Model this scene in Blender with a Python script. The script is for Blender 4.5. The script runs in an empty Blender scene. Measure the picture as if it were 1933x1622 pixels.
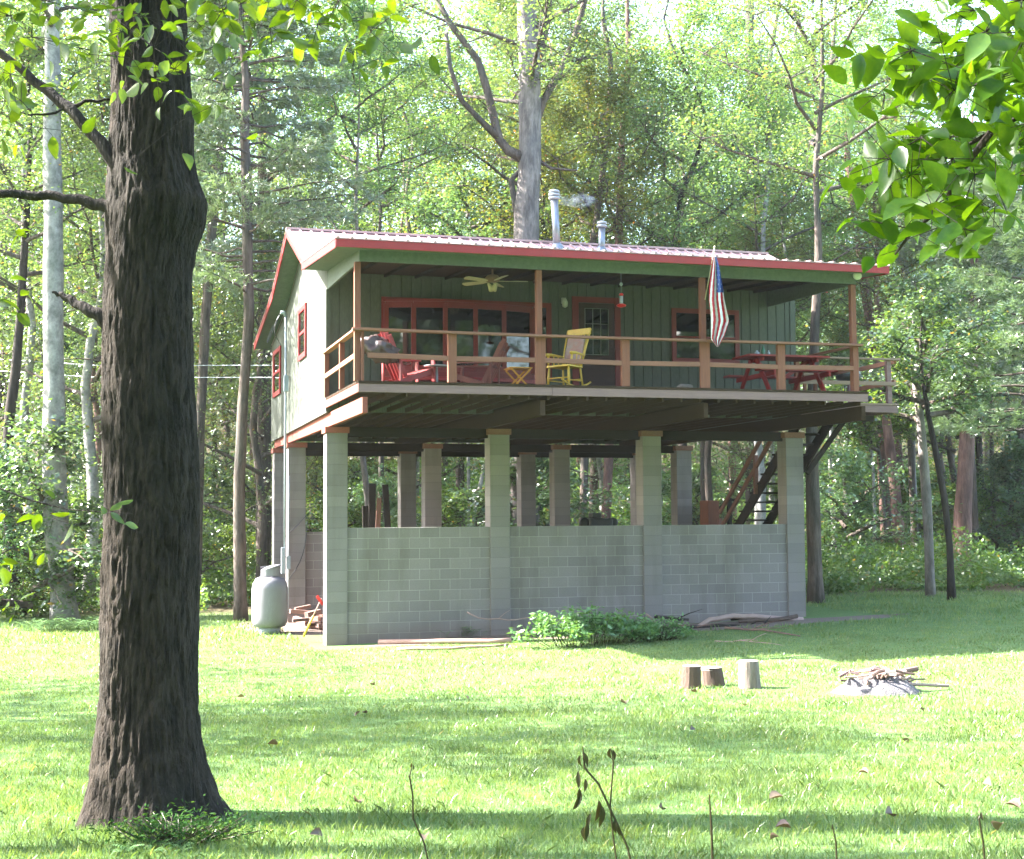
import bpy, math, random
import numpy as np
from mathutils import Vector, Matrix, noise
R = math.radians
S = bpy.context.scene
COL = S.collection
random.seed(7)

# ------------------------------------------------------------------ camera
F, YAW, PIT, ROLL = 2601.95, 0.285305, 0.061278, -0.005914
CAM = Vector((-4.0233, -26.3632, 2.4838))
_fw = Vector((math.sin(YAW)*math.cos(PIT), math.cos(YAW)*math.cos(PIT), math.sin(PIT)))
_rt = Vector((math.cos(YAW), -math.sin(YAW), 0)); _up = _rt.cross(_fw)
_r2 = _rt*math.cos(ROLL)+_up*math.sin(ROLL); _u2 = _up*math.cos(ROLL)-_rt*math.sin(ROLL)
cd = bpy.data.cameras.new('camera'); cam = bpy.data.objects.new('camera', cd); COL.objects.link(cam)
cd.sensor_fit = 'HORIZONTAL'; cd.sensor_width = 36; cd.lens = F/1933*36
cd.clip_start = 0.1; cd.clip_end = 2000
cam.matrix_world = Matrix(((_r2.x, _u2.x, -_fw.x, CAM.x), (_r2.y, _u2.y, -_fw.y, CAM.y), (_r2.z, _u2.z, -_fw.z, CAM.z), (0, 0, 0, 1)))
S.camera = cam

# ------------------------------------------------------------------ light
SUN_DIR = Vector((-0.90, 0.42, 0)).normalized()      # towards the sun, seen from above
SUN_EL = R(40)
w = bpy.data.worlds.new('World'); S.world = w; w.use_nodes = True
nt = w.node_tree; bg = nt.nodes['Background']
sky = nt.nodes.new('ShaderNodeTexSky'); sky.sky_type = 'NISHITA'; sky.sun_disc = False
sky.sun_elevation = SUN_EL; sky.sun_rotation = math.atan2(SUN_DIR.x, SUN_DIR.y)
sky.air_density = 1.0; sky.dust_density = 2.0; sky.ozone_density = 1.0
nt.links.new(sky.outputs[0], bg.inputs[0]); bg.inputs[1].default_value = 0.15
sl = bpy.data.lights.new('sun', 'SUN'); sl.energy = 5.0; sl.angle = R(0.6); sl.color = (1, .97, .93)
so = bpy.data.objects.new('sun', sl); COL.objects.link(so)
sd = Vector((SUN_DIR.x*math.cos(SUN_EL), SUN_DIR.y*math.cos(SUN_EL), math.sin(SUN_EL)))
so.rotation_euler = (-sd).to_track_quat('-Z', 'Y').to_euler(); so.location = (-30, 20, 40)
S.view_settings.view_transform = 'Standard'; S.view_settings.look = 'None'
S.view_settings.exposure = 3.4; S.view_settings.gamma = 1
S.render.engine = 'CYCLES'
S.cycles.max_bounces = 8; S.cycles.diffuse_bounces = 4; S.cycles.transmission_bounces = 6
S.cycles.sample_clamp_indirect = 6

def ray(x, y): return _fw+_r2*((x-966.5)/F)-_u2*((y-811)/F)
def at(x, y, ax, v):
    d = ray(x, y); i = 'XYZ'.index(ax); t = (v-CAM[i])/d[i]
    return CAM+d*t
def px2m(P): return (Vector(P)-CAM).dot(_fw)/F        # metres per photo pixel at P
def sstep(a, b, t):
    t = min(1, max(0, (t-a)/(b-a))); return t*t*(3-2*t)
def ground(x, y):
    z = 0.0
    z += 0.05*max(0, -7-y) if y > -60 else 0.05*53
    z += 0.028*min(14, max(0, x))*sstep(-15, -5, y)
    if y > 30: z += 0.22*(y-30) if y < 130 else 0.22*100
    if y < -34: z += 0.1*(-34-y)
    z += 0.05*noise.noise(Vector((x*.15, y*.15, 3)))*sstep(0, 6, abs(x-5)+max(0, -y-2)-4)
    return z
def ray_ground(x, y):
    d = ray(x, y); t = 3.0
    while t < 200:
        P = CAM+d*t
        if P.z <= ground(P.x, P.y): return P
        t += .03
    return P

# ------------------------------------------------------------------ materials
def nmat(name):
    m = bpy.data.materials.new(name); m.use_nodes = True
    n = m.node_tree.nodes; l = m.node_tree.links; return m, n, l, n['Principled BSDF']
def mix(n, l, fac, a, b, mode='MIX'):
    k = n.new('ShaderNodeMix'); k.data_type = 'RGBA'; k.blend_type = mode
    for s, v in ((0, fac), (6, a), (7, b)):
        if hasattr(v, 'is_output'): l.new(v, k.inputs[s])
        else: k.inputs[s].default_value = v if s == 0 else (*v, 1)
    return k.outputs[2]
def noi(n, l, vec, scale, detail=4, rough=.6):
    t = n.new('ShaderNodeTexNoise'); t.inputs['Scale'].default_value = scale
    t.inputs['Detail'].default_value = detail; t.inputs['Roughness'].default_value = rough
    l.new(vec, t.inputs['Vector']); return t.outputs['Fac']
def ramp(n, l, v, a, b):
    r = n.new('ShaderNodeMapRange'); r.inputs[1].default_value = a; r.inputs[2].default_value = b
    l.new(v, r.inputs[0]); return r.outputs[0]
def coord(n, l, scale=(1, 1, 1), rot=(0, 0, 0)):
    c = n.new('ShaderNodeTexCoord'); m = n.new('ShaderNodeMapping')
    m.inputs['Scale'].default_value = scale; m.inputs['Rotation'].default_value = rot
    l.new(c.outputs['Object'], m.inputs[0]); return m.outputs[0]
def bump(n, l, p, h, s=.3, d=.01):
    b = n.new('ShaderNodeBump'); b.inputs['Strength'].default_value = s; b.inputs['Distance'].default_value = d
    l.new(h, b.inputs['Height']); l.new(b.outputs[0], p.inputs['Normal'])
def surf(name, a, b, scale=6, stretch=(1, 1, 1), rough=.7, bs=.3, bd=.01, metal=0, det=5, spec=.5):
    """two-tone noisy surface"""
    m, n, l, p = nmat(name); v = coord(n, l, stretch)
    f = noi(n, l, v, scale, det); f2 = noi(n, l, v, scale*7, 3)
    c = mix(n, l, ramp(n, l, f, .3, .7), a, b)
    c = mix(n, l, ramp(n, l, f2, .3, .8), c, tuple(x*.72 for x in a))
    l.new(c, p.inputs['Base Color']); p.inputs['Roughness'].default_value = rough; p.inputs['Metallic'].default_value = metal
    p.inputs['Specular IOR Level'].default_value = spec
    bump(n, l, p, f2, bs, bd); return m
def wood(name, a, b, axis='X', rough=.8, bs=.4):
    st = {'X': (1.2, 22, 22), 'Y': (22, 1.2, 22), 'Z': (22, 22, 1.2)}[axis]
    return surf(name, a, b, 1.6, st, rough, bs, .004, det=6, spec=.15)
def leafmat(name, a, b, c=None, tl=.5, gloss=.06, warm=(1.25, 1.15, .45), mott=0):
    """per-leaf colour from Random Per Island, diffuse + translucent"""
    m, n, l, p = nmat(name); n.remove(p); out = n['Material Output']
    g = n.new('ShaderNodeNewGeometry'); oi = n.new('ShaderNodeObjectInfo')
    col = mix(n, l, g.outputs['Random Per Island'], a, b)
    if c:
        t = n.new('ShaderNodeMath'); t.operation = 'GREATER_THAN'; t.inputs[1].default_value = .985
        fr = n.new('ShaderNodeMath'); fr.operation = 'FRACT'; mu = n.new('ShaderNodeMath'); mu.operation = 'MULTIPLY'
        mu.inputs[1].default_value = 37.7; l.new(g.outputs['Random Per Island'], mu.inputs[0]); l.new(mu.outputs[0], fr.inputs[0])
        l.new(fr.outputs[0], t.inputs[0]); col = mix(n, l, t.outputs[0], col, c)
    hs = n.new('ShaderNodeHueSaturation'); l.new(col, hs.inputs['Color'])
    hv = n.new('ShaderNodeMapRange'); hv.inputs[3].default_value = .485; hv.inputs[4].default_value = .515
    l.new(oi.outputs['Random'], hv.inputs[0]); l.new(hv.outputs[0], hs.inputs['Hue'])
    vv = n.new('ShaderNodeMapRange'); vv.inputs[3].default_value = .8; vv.inputs[4].default_value = 1.25
    l.new(oi.outputs['Random'], vv.inputs[0]); l.new(vv.outputs[0], hs.inputs['Value'])
    col = hs.outputs[0]
    if mott:
        vv_ = coord(n, l); k1 = ramp(n, l, noi(n, l, vv_, mott, 3), .35, .7); k2 = ramp(n, l, noi(n, l, vv_, mott*5, 3), .45, .65)
        col = mix(n, l, k1, mix(n, l, 1., col, (.62, .66, .6), 'MULTIPLY'), col); col = mix(n, l, k2, col, mix(n, l, 1., col, (1.25, 1.1, .9), 'MULTIPLY'))
    d = n.new('ShaderNodeBsdfDiffuse'); l.new(col, d.inputs[0])
    tr = n.new('ShaderNodeBsdfTranslucent'); tc = mix(n, l, 1.0, col, warm, 'MULTIPLY'); l.new(tc, tr.inputs[0])
    s = n.new('ShaderNodeMixShader'); s.inputs[0].default_value = tl; l.new(d.outputs[0], s.inputs[1]); l.new(tr.outputs[0], s.inputs[2])
    gl = n.new('ShaderNodeBsdfGlossy'); gl.inputs['Roughness'].default_value = .35
    s2 = n.new('ShaderNodeMixShader'); s2.inputs[0].default_value = gloss; l.new(s.outputs[0], s2.inputs[1]); l.new(gl.outputs[0], s2.inputs[2])
    l.new(s2.outputs[0], out.inputs[0]); return m
def block(name, pier):
    m, n, l, p = nmat(name)
    c = n.new('ShaderNodeTexCoord'); sp = n.new('ShaderNodeSeparateXYZ'); l.new(c.outputs['Object'], sp.inputs[0])
    g = n.new('ShaderNodeNewGeometry'); sn = n.new('ShaderNodeSeparateXYZ'); l.new(g.outputs['Normal'], sn.inputs[0])
    ab = n.new('ShaderNodeMath'); ab.operation = 'ABSOLUTE'; l.new(sn.outputs[0], ab.inputs[0])
    gt = n.new('ShaderNodeMath'); gt.operation = 'GREATER_THAN'; gt.inputs[1].default_value = .5; l.new(ab.outputs[0], gt.inputs[0])
    u = n.new('ShaderNodeMix'); l.new(gt.outputs[0], u.inputs[0]); l.new(sp.outputs[0], u.inputs[2]); l.new(sp.outputs[1], u.inputs[3])
    cb = n.new('ShaderNodeCombineXYZ'); l.new(u.outputs[0], cb.inputs[0]); l.new(sp.outputs[2], cb.inputs[1])
    bt = n.new('ShaderNodeTexBrick'); l.new(cb.outputs[0], bt.inputs['Vector'])
    bt.inputs['Scale'].default_value = 1; bt.inputs['Brick Width'].default_value = .4064; bt.inputs['Row Height'].default_value = .2032
    bt.inputs['Mortar Size'].default_value = .0055 if not pier else .004; bt.inputs['Mortar Smooth'].default_value = .3; bt.inputs['Bias'].default_value = 0
    if pier: bt.offset = 0
    bt.inputs['Color1'].default_value = (.205, .176, .178, 1); bt.inputs['Color2'].default_value = (.255, .22, .22, 1)
    bt.inputs['Mortar'].default_value = (.37, .34, .33, 1) if not pier else (.165, .145, .142, 1)
    v = c.outputs['Object']; f = noi(n, l, v, .8, 5); f2 = noi(n, l, v, 60, 3)
    col = mix(n, l, ramp(n, l, f, .35, .75), bt.outputs[0], (.86, .88, .8), 'MULTIPLY')
    col2 = mix(n, l, ramp(n, l, f2, .2, .8), col, mix(n, l, 1.0, col, (.78, .78, .78), 'MULTIPLY'))
    zr = n.new('ShaderNodeMapRange'); zr.inputs[1].default_value = .45; zr.inputs[2].default_value = 0; l.new(sp.outputs[2], zr.inputs[0])
    mz = n.new('ShaderNodeMath'); mz.operation = 'MULTIPLY'; l.new(zr.outputs[0], mz.inputs[0]); l.new(f, mz.inputs[1])
    col3 = mix(n, l, mz.outputs[0], col2, (.2, .12, .08))       # splashed soil at the foot
    f5 = noi(n, l, coord(n, l, (2.2, 2.2, .35)), 1, 5, .6); col3 = mix(n, l, ramp(n, l, f5, .5, .72), col3, mix(n, l, 1., col3, (.76, .75, .69), 'MULTIPLY'))
    l.new(col3, p.inputs['Base Color']); p.inputs['Roughness'].default_value = .92
    mh = n.new('ShaderNodeMath'); mh.operation = 'MULTIPLY_ADD'; mh.inputs[1].default_value = -1; l.new(bt.outputs['Fac'], mh.inputs[0])
    sc = n.new('ShaderNodeMath'); sc.operation = 'MULTIPLY'; sc.inputs[1].default_value = .35; l.new(f2, sc.inputs[0]); l.new(sc.outputs[0], mh.inputs[2])
    bump(n, l, p, mh.outputs[0], .6, .006); return m
M = {}
M['block'] = block('concrete_block', False); M['pier'] = block('concrete_pier', True)
M['siding'] = surf('green_siding', (.076, .084, .062), (.094, .102, .080), 3, (2, 2, .4), .75, .2, .003)
M['soffit'] = surf('soffit_green', (.085, .105, .08), (.105, .128, .095), 2, (1, 1, 1), .8, .1, .003)
M['red'] = surf('red_paint', (.31, .018, .018), (.24, .014, .014), 4, (1, 1, 1), .5, .15, .003)
M['redtrim'] = surf('dark_red_trim', (.20, .014, .012), (.15, .012, .010), 4, (1, 1, 1), .55, .15, .003)
M['roof'] = surf('red_metal_roof', (.42, .27, .26), (.36, .21, .20), 1.2, (1, .3, 1), .32, .08, .003, metal=.0, spec=.8)
M['deckx'] = wood('deck_wood', (.30, .20, .155), (.21, .145, .12), 'X')
M['woody'] = wood('beam_wood', (.24, .12, .09), (.15, .075, .06), 'Y')
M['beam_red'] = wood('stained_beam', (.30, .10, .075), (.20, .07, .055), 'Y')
M['postz'] = wood('cedar_post', (.235, .095, .06), (.14, .062, .045), 'Z')
M['rail'] = wood('cedar_rail', (.26, .12, .08), (.16, .08, .06), 'X')
M['raily'] = wood('cedar_rail_side', (.40, .19, .12), (.27, .14, .10), 'Y')
M['under'] = wood('shade_darkened_underside', (.050, .029, .015), (.030, .018, .010), 'X')  # wood colour darkened to deepen the shade under deck and porch roof
M['fascia'] = wood('weathered_fascia', (.26, .165, .16), (.17, .105, .105), 'X')
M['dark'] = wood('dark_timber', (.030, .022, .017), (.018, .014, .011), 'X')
M['metal'] = surf('galvanised', (.24, .26, .29), (.17, .19, .22), 5, (1, 1, .3), .35, .1, .002, metal=.6)
M['greymetal'] = surf('grey_metal', (.30, .34, .37), (.24, .28, .31), 6, (1, 1, 1), .5, .1, .002)
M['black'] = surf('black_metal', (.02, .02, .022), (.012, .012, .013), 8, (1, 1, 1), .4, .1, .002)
M['white'] = surf('white_enamel', (.62, .62, .58), (.54, .54, .50), 8, (1, 1, 1), .4, .1, .002)
M['cream'] = surf('cream_blade', (.55, .47, .32), (.48, .41, .28), 8, (1, 1, 1), .5, .1, .002)
M['tank'] = surf('tank_grey', (.23, .22, .245), (.15, .14, .15), 2, (2, 2, .5), .5, .1, .002)
M['yellow'] = surf('yellow_paint', (.62, .40, .05), (.52, .33, .04), 8, (1, 1, 1), .45, .1, .002)
M['orange'] = surf('orange_paint', (.62, .27, .02), (.55, .22, .02), 8, (1, 1, 1), .45, .1, .002)
M['cushion'] = surf('faded_cushion', (.30, .25, .24), (.36, .12, .10), 9, (1, 1, 1), .9, .3, .004)
M['redchair'] = surf('red_chair', (.28, .016, .014), (.22, .013, .011), 8, (1, 1, 1), .5, .1, .002)
M['brownchair'] = surf('brown_chair', (.20, .06, .04), (.14, .045, .035), 8, (1, 1, 1), .6, .1, .002)
M['bundle'] = surf('brown_plastic', (.10, .07, .065), (.06, .04, .04), 5, (1, 1, 1), .25, .5, .02)
M['stone'] = surf('flat_stone', (.24, .20, .17), (.17, .14, .12), 6, (1, 1, 1), .9, .6, .01)
M['soil'] = surf('bare_soil', (.16, .11, .085), (.11, .08, .06), 5, (1, 1, 1), .95, .6, .02)
M['ash'] = surf('ash', (.20, .185, .19), (.07, .06, .06), 9, (1, 1, 1), .95, 1, .05)
M['sticks'] = surf('dead_wood', (.20, .12, .095), (.12, .075, .06), 8, (1, 1, 1), .85, .4, .005)
M['sticks2'] = surf('barkless_stick', (.40, .27, .23), (.28, .18, .15), 8, (1, 1, 1), .8, .3, .005)
M['plank'] = surf('peeled_board', (.42, .26, .21), (.32, .19, .15), 5, (.5, 8, 8), .8, .3, .005)
M['stump'] = surf('stump_bark', (.12, .075, .055), (.065, .042, .032), 4, (4, 4, .6), .95, .9, .02)
M['cut'] = surf('sawn_wood', (.40, .33, .27), (.28, .22, .18), 14, (1, 1, 1), .9, .3, .003)
M['feedred'] = surf('feeder_red', (.6, .02, .015), (.5, .015, .012), 8, (1, 1, 1), .3, .1, .002)
M['bluecloth'] = surf('flag_blue', (.03, .06, .26), (.04, .08, .30), 8, (1, 1, 1), .8, .1, .002)
M['redcloth'] = surf('flag_red', (.50, .02, .045), (.44, .02, .04), 8, (1, 1, 1), .8, .1, .002)
M['whitecloth'] = surf('flag_white', (.74, .73, .74), (.68, .68, .70), 8, (1, 1, 1), .8, .1, .002)
def glassy(name, col, rough=.03):
    m, n, l, p = nmat(name); p.inputs['Base Color'].default_value = (*col, 1); p.inputs['Roughness'].default_value = rough
    p.inputs['IOR'].default_value = 1.55
    v = coord(n, l); bump(n, l, p, noi(n, l, v, 2.2, 2), .05, .01); return m
M['glass'] = glassy('window_glass', (.008, .009, .008))
M['clear'] = glassy('bottle_glass', (.05, .16, .09), .05)
M['clear2'] = glassy('clear_glass', (.3, .34, .38), .05)
def bark(name, a, b, sx=10, sz=1.6, bd=.03):
    m, n, l, p = nmat(name); v = coord(n, l, (sx, sx, sz))
    f = noi(n, l, v, 1, 7, .65); f2 = noi(n, l, coord(n, l, (sx*4, sx*4, sz*5)), 1, 3); f3 = noi(n, l, coord(n, l), .9, 2)
    c = mix(n, l, ramp(n, l, f, .38, .62), tuple(x*.45 for x in a), a)
    c = mix(n, l, ramp(n, l, f3, .45, .65), c, mix(n, l, ramp(n, l, f, .35, .7), tuple(x*.5 for x in b), b))
    c = mix(n, l, ramp(n, l, f2, .3, .75), c, mix(n, l, 1., c, (.7, .7, .7), 'MULTIPLY'))
    l.new(c, p.inputs['Base Color']); p.inputs['Roughness'].default_value = .95; p.inputs['Specular IOR Level'].default_value = .2
    ad = n.new('ShaderNodeMath'); ad.operation = 'ADD'; l.new(f, ad.inputs[0]); l.new(f2, ad.inputs[1])
    bump(n, l, p, ad.outputs[0], .8, bd); return m
M['oakbark'] = bark('oak_bark', (.046, .035, .026), (.034, .028, .021), 16, 4, .03)
M['bark'] = bark('grey_brown_bark', (.15, .115, .095), (.11, .10, .085), 9, 1.3, .03)
M['palebark'] = bark('pale_grey_bark', (.36, .34, .32), (.28, .28, .25), 4, 3, .015)
M['poplarbark'] = bark('poplar_bark', (.26, .22, .20), (.19, .17, .16), 6, 1.6, .02)
M['redbark'] = bark('reddish_pine_bark', (.24, .14, .115), (.17, .10, .085), 8, 1.3, .03)
M['darkbark'] = bark('dark_bark', (.05, .04, .034), (.07, .055, .045), 9, 1.3, .03)
M['leafA'] = leafmat('maple_leaves', (.065, .135, .045), (.15, .22, .085), (.30, .19, .05), .5, .10)
M['leafB'] = leafmat('hickory_leaves', (.055, .125, .05), (.12, .20, .10), (.26, .20, .05), .5, .11)
M['leafC'] = leafmat('turning_leaves', (.09, .15, .035), (.18, .19, .05), (.42, .18, .06))
M['leafU'] = leafmat('undergrowth_leaves', (.06, .125, .028), (.14, .22, .06), (.28, .20, .06))
M['needle'] = leafmat('pine_needles', (.10, .165, .075), (.17, .24, .12), None, .35, .12, (1.1, 1.1, .6))
M['nearleaf'] = leafmat('near_leaves', (.045, .11, .010), (.10, .19, .02), None, .6, .03, (1.6, 1.4, .2), 14)
M['oakleaf'] = leafmat('oak_leaves', (.045, .11, .014), (.10, .19, .025), None, .6, .04, (1.6, 1.4, .18), 14)
M['fern'] = leafmat('fern_fronds', (.08, .17, .06), (.15, .26, .10), None, .4, .06)
M['weed'] = leafmat('weed_leaves', (.02, .055, .015), (.05, .10, .03), None, .4, .0)
M['dry'] = leafmat('dry_leaf', (.07, .04, .025), (.15, .11, .08), None, .1, .05)
M['withered'] = leafmat('withered_leaves', (.035, .03, .015), (.06, .045, .02), None, .2, .05)
M['blade'] = leafmat('grass_blades', (.12, .195, .055), (.195, .262, .095), (.34, .30, .15), .45, .05, (1.1, 1.1, .6), .8)
m, n, l, p = nmat('lawn')
v = coord(n, l); f1 = noi(n, l, v, .35, 4); f2 = noi(n, l, v, 3.2, 5); f3 = noi(n, l, v, 45, 4, .7)
c = mix(n, l, ramp(n, l, f1, .35, .65), (.10, .18, .055), (.14, .215, .075))
c = mix(n, l, ramp(n, l, f2, .55, .72), c, (.20, .24, .09)); c = mix(n, l, ramp(n, l, f3, .35, .8), c, (.06, .11, .025))
sp = n.new('ShaderNodeSeparateXYZ'); l.new(v, sp.inputs[0])
ms = n.new('ShaderNodeMath'); ms.operation = 'MULTIPLY_ADD'; ms.inputs[1].default_value = 4; l.new(f2, ms.inputs[0])
mx_ = n.new('ShaderNodeMath'); mx_.operation = 'MULTIPLY_ADD'; mx_.inputs[1].default_value = .3; l.new(sp.outputs[0], mx_.inputs[0]); l.new(sp.outputs[1], mx_.inputs[2]); l.new(mx_.outputs[0], ms.inputs[2])
c = mix(n, l, ramp(n, l, ms.outputs[0], 10, 12.5), c, mix(n, l, f3, (.15, .105, .065), (.055, .06, .025)))
l.new(c, p.inputs['Base Color']); p.inputs['Roughness'].default_value = .95; p.inputs['Specular IOR Level'].default_value = .15
bump(n, l, p, f3, .8, .04); M['lawn'] = m

# ------------------------------------------------------------------ mesh helpers
class MB:
    def __init__(s): s.v = []; s.f = []; s.m = []
    def add(s, vs, fs, mi=0):
        o = len(s.v); s.v += [tuple(x) for x in vs]; s.f += [tuple(i+o for i in f) for f in fs]; s.m += [mi]*len(fs); return s
    def box(s, a, b, mi=0, mat=None):
        x0, y0, z0 = a; x1, y1, z1 = b
        vs = [Vector(q) for q in ((x0, y0, z0), (x1, y0, z0), (x1, y1, z0), (x0, y1, z0), (x0, y0, z1), (x1, y0, z1), (x1, y1, z1), (x0, y1, z1))]
        if mat: vs = [mat@q for q in vs]
        return s.add(vs, [(0, 3, 2, 1), (4, 5, 6, 7), (0, 1, 5, 4), (1, 2, 6, 5), (2, 3, 7, 6), (3, 0, 4, 7)], mi)
    def bar(s, p, q, wd, ht, mi=0, up=(0, 0, 1)):
        """rectangular bar from p to q"""
        p, q = Vector(p), Vector(q); d = (q-p).normalized(); u = Vector(up)
        if abs(d.dot(u)) > .98: u = Vector((0, 1, 0))
        a = d.cross(u).normalized(); b = a.cross(d)
        vs = [e+a*(sx*wd/2)+b*(sz*ht/2) for e in (p, q) for sx, sz in ((-1, -1), (1, -1), (1, 1), (-1, 1))]
        return s.add(vs, [(0, 1, 2, 3), (7, 6, 5, 4), (0, 4, 5, 1), (1, 5, 6, 2), (2, 6, 7, 3), (3, 7, 4, 0)], mi)
    def tube(s, pts, rad, n=8, mi=0, cap=True, wob=0, seed=0):
        pts = [Vector(p) for p in pts]
        if not hasattr(rad, '__len__'): rad = [rad]*len(pts)
        vs = []; prev = None
        for i, p in enumerate(pts):
            d = (pts[min(i+1, len(pts)-1)]-pts[max(i-1, 0)]).normalized()
            if prev is None:
                a = d.cross(Vector((0, 0, 1)) if abs(d.z) < .9 else Vector((1, 0, 0))).normalized()
            else: a = (prev-d*prev.dot(d)).normalized()
            prev = a; b = d.cross(a)
            for k in range(n):
                t = 2*math.pi*k/n; r = rad[i]
                if wob: r *= 1+wob*noise.noise(Vector((math.cos(t)*1.3+seed, math.sin(t)*1.3, i*.35)))
                vs.append(p+(a*math.cos(t)+b*math.sin(t))*r)
        fs = [(i*n+k, i*n+(k+1) % n, (i+1)*n+(k+1) % n, (i+1)*n+k) for i in range(len(pts)-1) for k in range(n)]
        if cap: fs += [tuple(range(n))[::-1], tuple((len(pts)-1)*n+k for k in range(n))]
        return s.add(vs, fs, mi)
    def lathe(s, c, prof, n=20, mi=0, mat=None):
        c = Vector(c); vs = []
        for r, z in prof:
            for k in range(n):
                t = 2*math.pi*k/n; q = Vector((r*math.cos(t), r*math.sin(t), z))
                if mat: q = mat@q
                vs.append(c+q)
        fs = [(i*n+k, i*n+(k+1) % n, (i+1)*n+(k+1) % n, (i+1)*n+k) for i in range(len(prof)-1) for k in range(n)]
        fs += [tuple(range(n))[::-1], tuple((len(prof)-1)*n+k for k in range(n))]
        return s.add(vs, fs, mi)
    def prism(s, poly, ax, a, b, mi=0):
        """poly of 2D points extruded along ax from a to b"""
        i = 'XYZ'.index(ax)
        def mk(u, v, t):
            q = [u, v]; q.insert(i, t); return Vector(q)
        n = len(poly); vs = [mk(u, v, a) for u, v in poly]+[mk(u, v, b) for u, v in poly]
        fs = [tuple(range(n)), tuple(range(n, 2*n))[::-1]]+[(k, n+k, n+(k+1) % n, (k+1) % n) for k in range(n)]
        return s.add(vs, fs, mi)
    def build(s, name, mats, parent=None, smooth=False, bevel=0):
        me = bpy.data.meshes.new(name)
        off = root_loc(parent)
        me.from_pydata([(x-off.x, y-off.y, z-off.z) for x, y, z in s.v], [], s.f)
        for m_ in (mats if isinstance(mats, (list, tuple)) else [mats]): me.materials.append(m_)
        me.polygons.foreach_set('material_index', s.m)
        if smooth: me.polygons.foreach_set('use_smooth', [True]*len(s.f))
        import bmesh
        bm = bmesh.new(); bm.from_mesh(me); bmesh.ops.recalc_face_normals(bm, faces=bm.faces); bm.to_mesh(me); bm.free()
        me.update()
        o = bpy.data.objects.new(name, me); COL.objects.link(o)
        if parent: o.parent = parent
        if bevel:
            b = o.modifiers.new('bevel', 'BEVEL'); b.width = bevel; b.segments = 2; b.limit_method = 'ANGLE'
        return o
def root_loc(o):
    v = Vector((0, 0, 0))
    while o: v = v+o.location; o = o.parent
    return v
def empty(name, loc, label=None, cat=None, group=None):
    o = bpy.data.objects.new(name, None); COL.objects.link(o); o.location = loc; o.empty_display_size = .2
    return tag(o, label, cat, group)
def tag(o, label=None, cat=None, group=None, kind=None):
    if label: o['label'] = label
    if cat: o['category'] = cat
    if group: o['group'] = group
    if kind: o['kind'] = kind
    return o
def npmesh(name, V, nf, k, mats, mi=None):
    """mesh from (nf*k,3) vertices: nf separate k-gons"""
    me = bpy.data.meshes.new(name); me.vertices.add(len(V)); me.vertices.foreach_set('co', np.ascontiguousarray(V, dtype=np.float32).ravel())
    me.loops.add(nf*k); me.loops.foreach_set('vertex_index', np.arange(nf*k, dtype=np.int32))
    me.polygons.add(nf); me.polygons.foreach_set('loop_start', np.arange(nf, dtype=np.int32)*k)
    me.polygons.foreach_set('loop_total', np.full(nf, k, dtype=np.int32))
    for m_ in mats: me.materials.append(m_)
    if mi is not None: me.polygons.foreach_set('material_index', mi)
    me.update(calc_edges=True); return me
def unit(a): return a/np.maximum(1e-9, np.linalg.norm(a, axis=1, keepdims=True))
def leaf_quads(P, L, rng, flat=.55, aspect=.6, droop=0):
    n = len(P); N = rng.normal(size=(n, 3)); N[:, 2] = np.abs(N[:, 2])+flat*2; N = unit(N)
    T = unit(np.cross(N, rng.normal(size=(n, 3)))); B = np.cross(N, T)
    L = (L*rng.uniform(.6, 1.35, n))[:, None]; T = T.copy(); T[:, 2] -= droop; T = unit(T)
    c = P; V = np.stack([c-T*L*.5, c+B*L*aspect*.5-T*L*.05, c+T*L*.5, c-B*L*aspect*.5-T*L*.05], 1)
    return V.reshape(-1, 3)
def join_np(name, quads, wood_mb, mats, parent=None, loc=None):
    """leaf quads (material 0) + a wood MB (material 1) in one mesh"""
    V = list(map(tuple, quads)); nq = len(V)//4
    me = bpy.data.meshes.new(name)
    wv = np.array(wood_mb.v).reshape(-1, 3) if wood_mb and wood_mb.v else np.zeros((0, 3))
    allv = np.vstack([wv, quads]); me.vertices.add(len(allv)); me.vertices.foreach_set('co', allv.astype(np.float32).ravel())
    li = []; st = []; tot = []; mi = []; k = 0
    if wood_mb:
        for f in wood_mb.f: st.append(k); tot.append(len(f)); li += f; k += len(f); mi.append(1)
    base = len(wv)
    li = np.concatenate([np.array(li, dtype=np.int32), np.arange(nq*4, dtype=np.int32)+base])
    st = np.concatenate([np.array(st, dtype=np.int32), k+np.arange(nq, dtype=np.int32)*4])
    tot = np.concatenate([np.array(tot, dtype=np.int32), np.full(nq, 4, dtype=np.int32)])
    mi = np.concatenate([np.array(mi, dtype=np.int32), np.zeros(nq, dtype=np.int32)])
    me.loops.add(len(li)); me.loops.foreach_set('vertex_index', li.astype(np.int32))
    me.polygons.add(len(st)); me.polygons.foreach_set('loop_start', st.astype(np.int32)); me.polygons.foreach_set('loop_total', tot.astype(np.int32))
    for m_ in mats: me.materials.append(m_)
    me.polygons.foreach_set('material_index', mi.astype(np.int32)); me.update(calc_edges=True); return me
def obj_of(name, me, parent=None, loc=None):
    o = bpy.data.objects.new(name, me); COL.objects.link(o)
    if parent: o.parent = parent
    if loc is not None: o.location = loc
    return o

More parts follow.
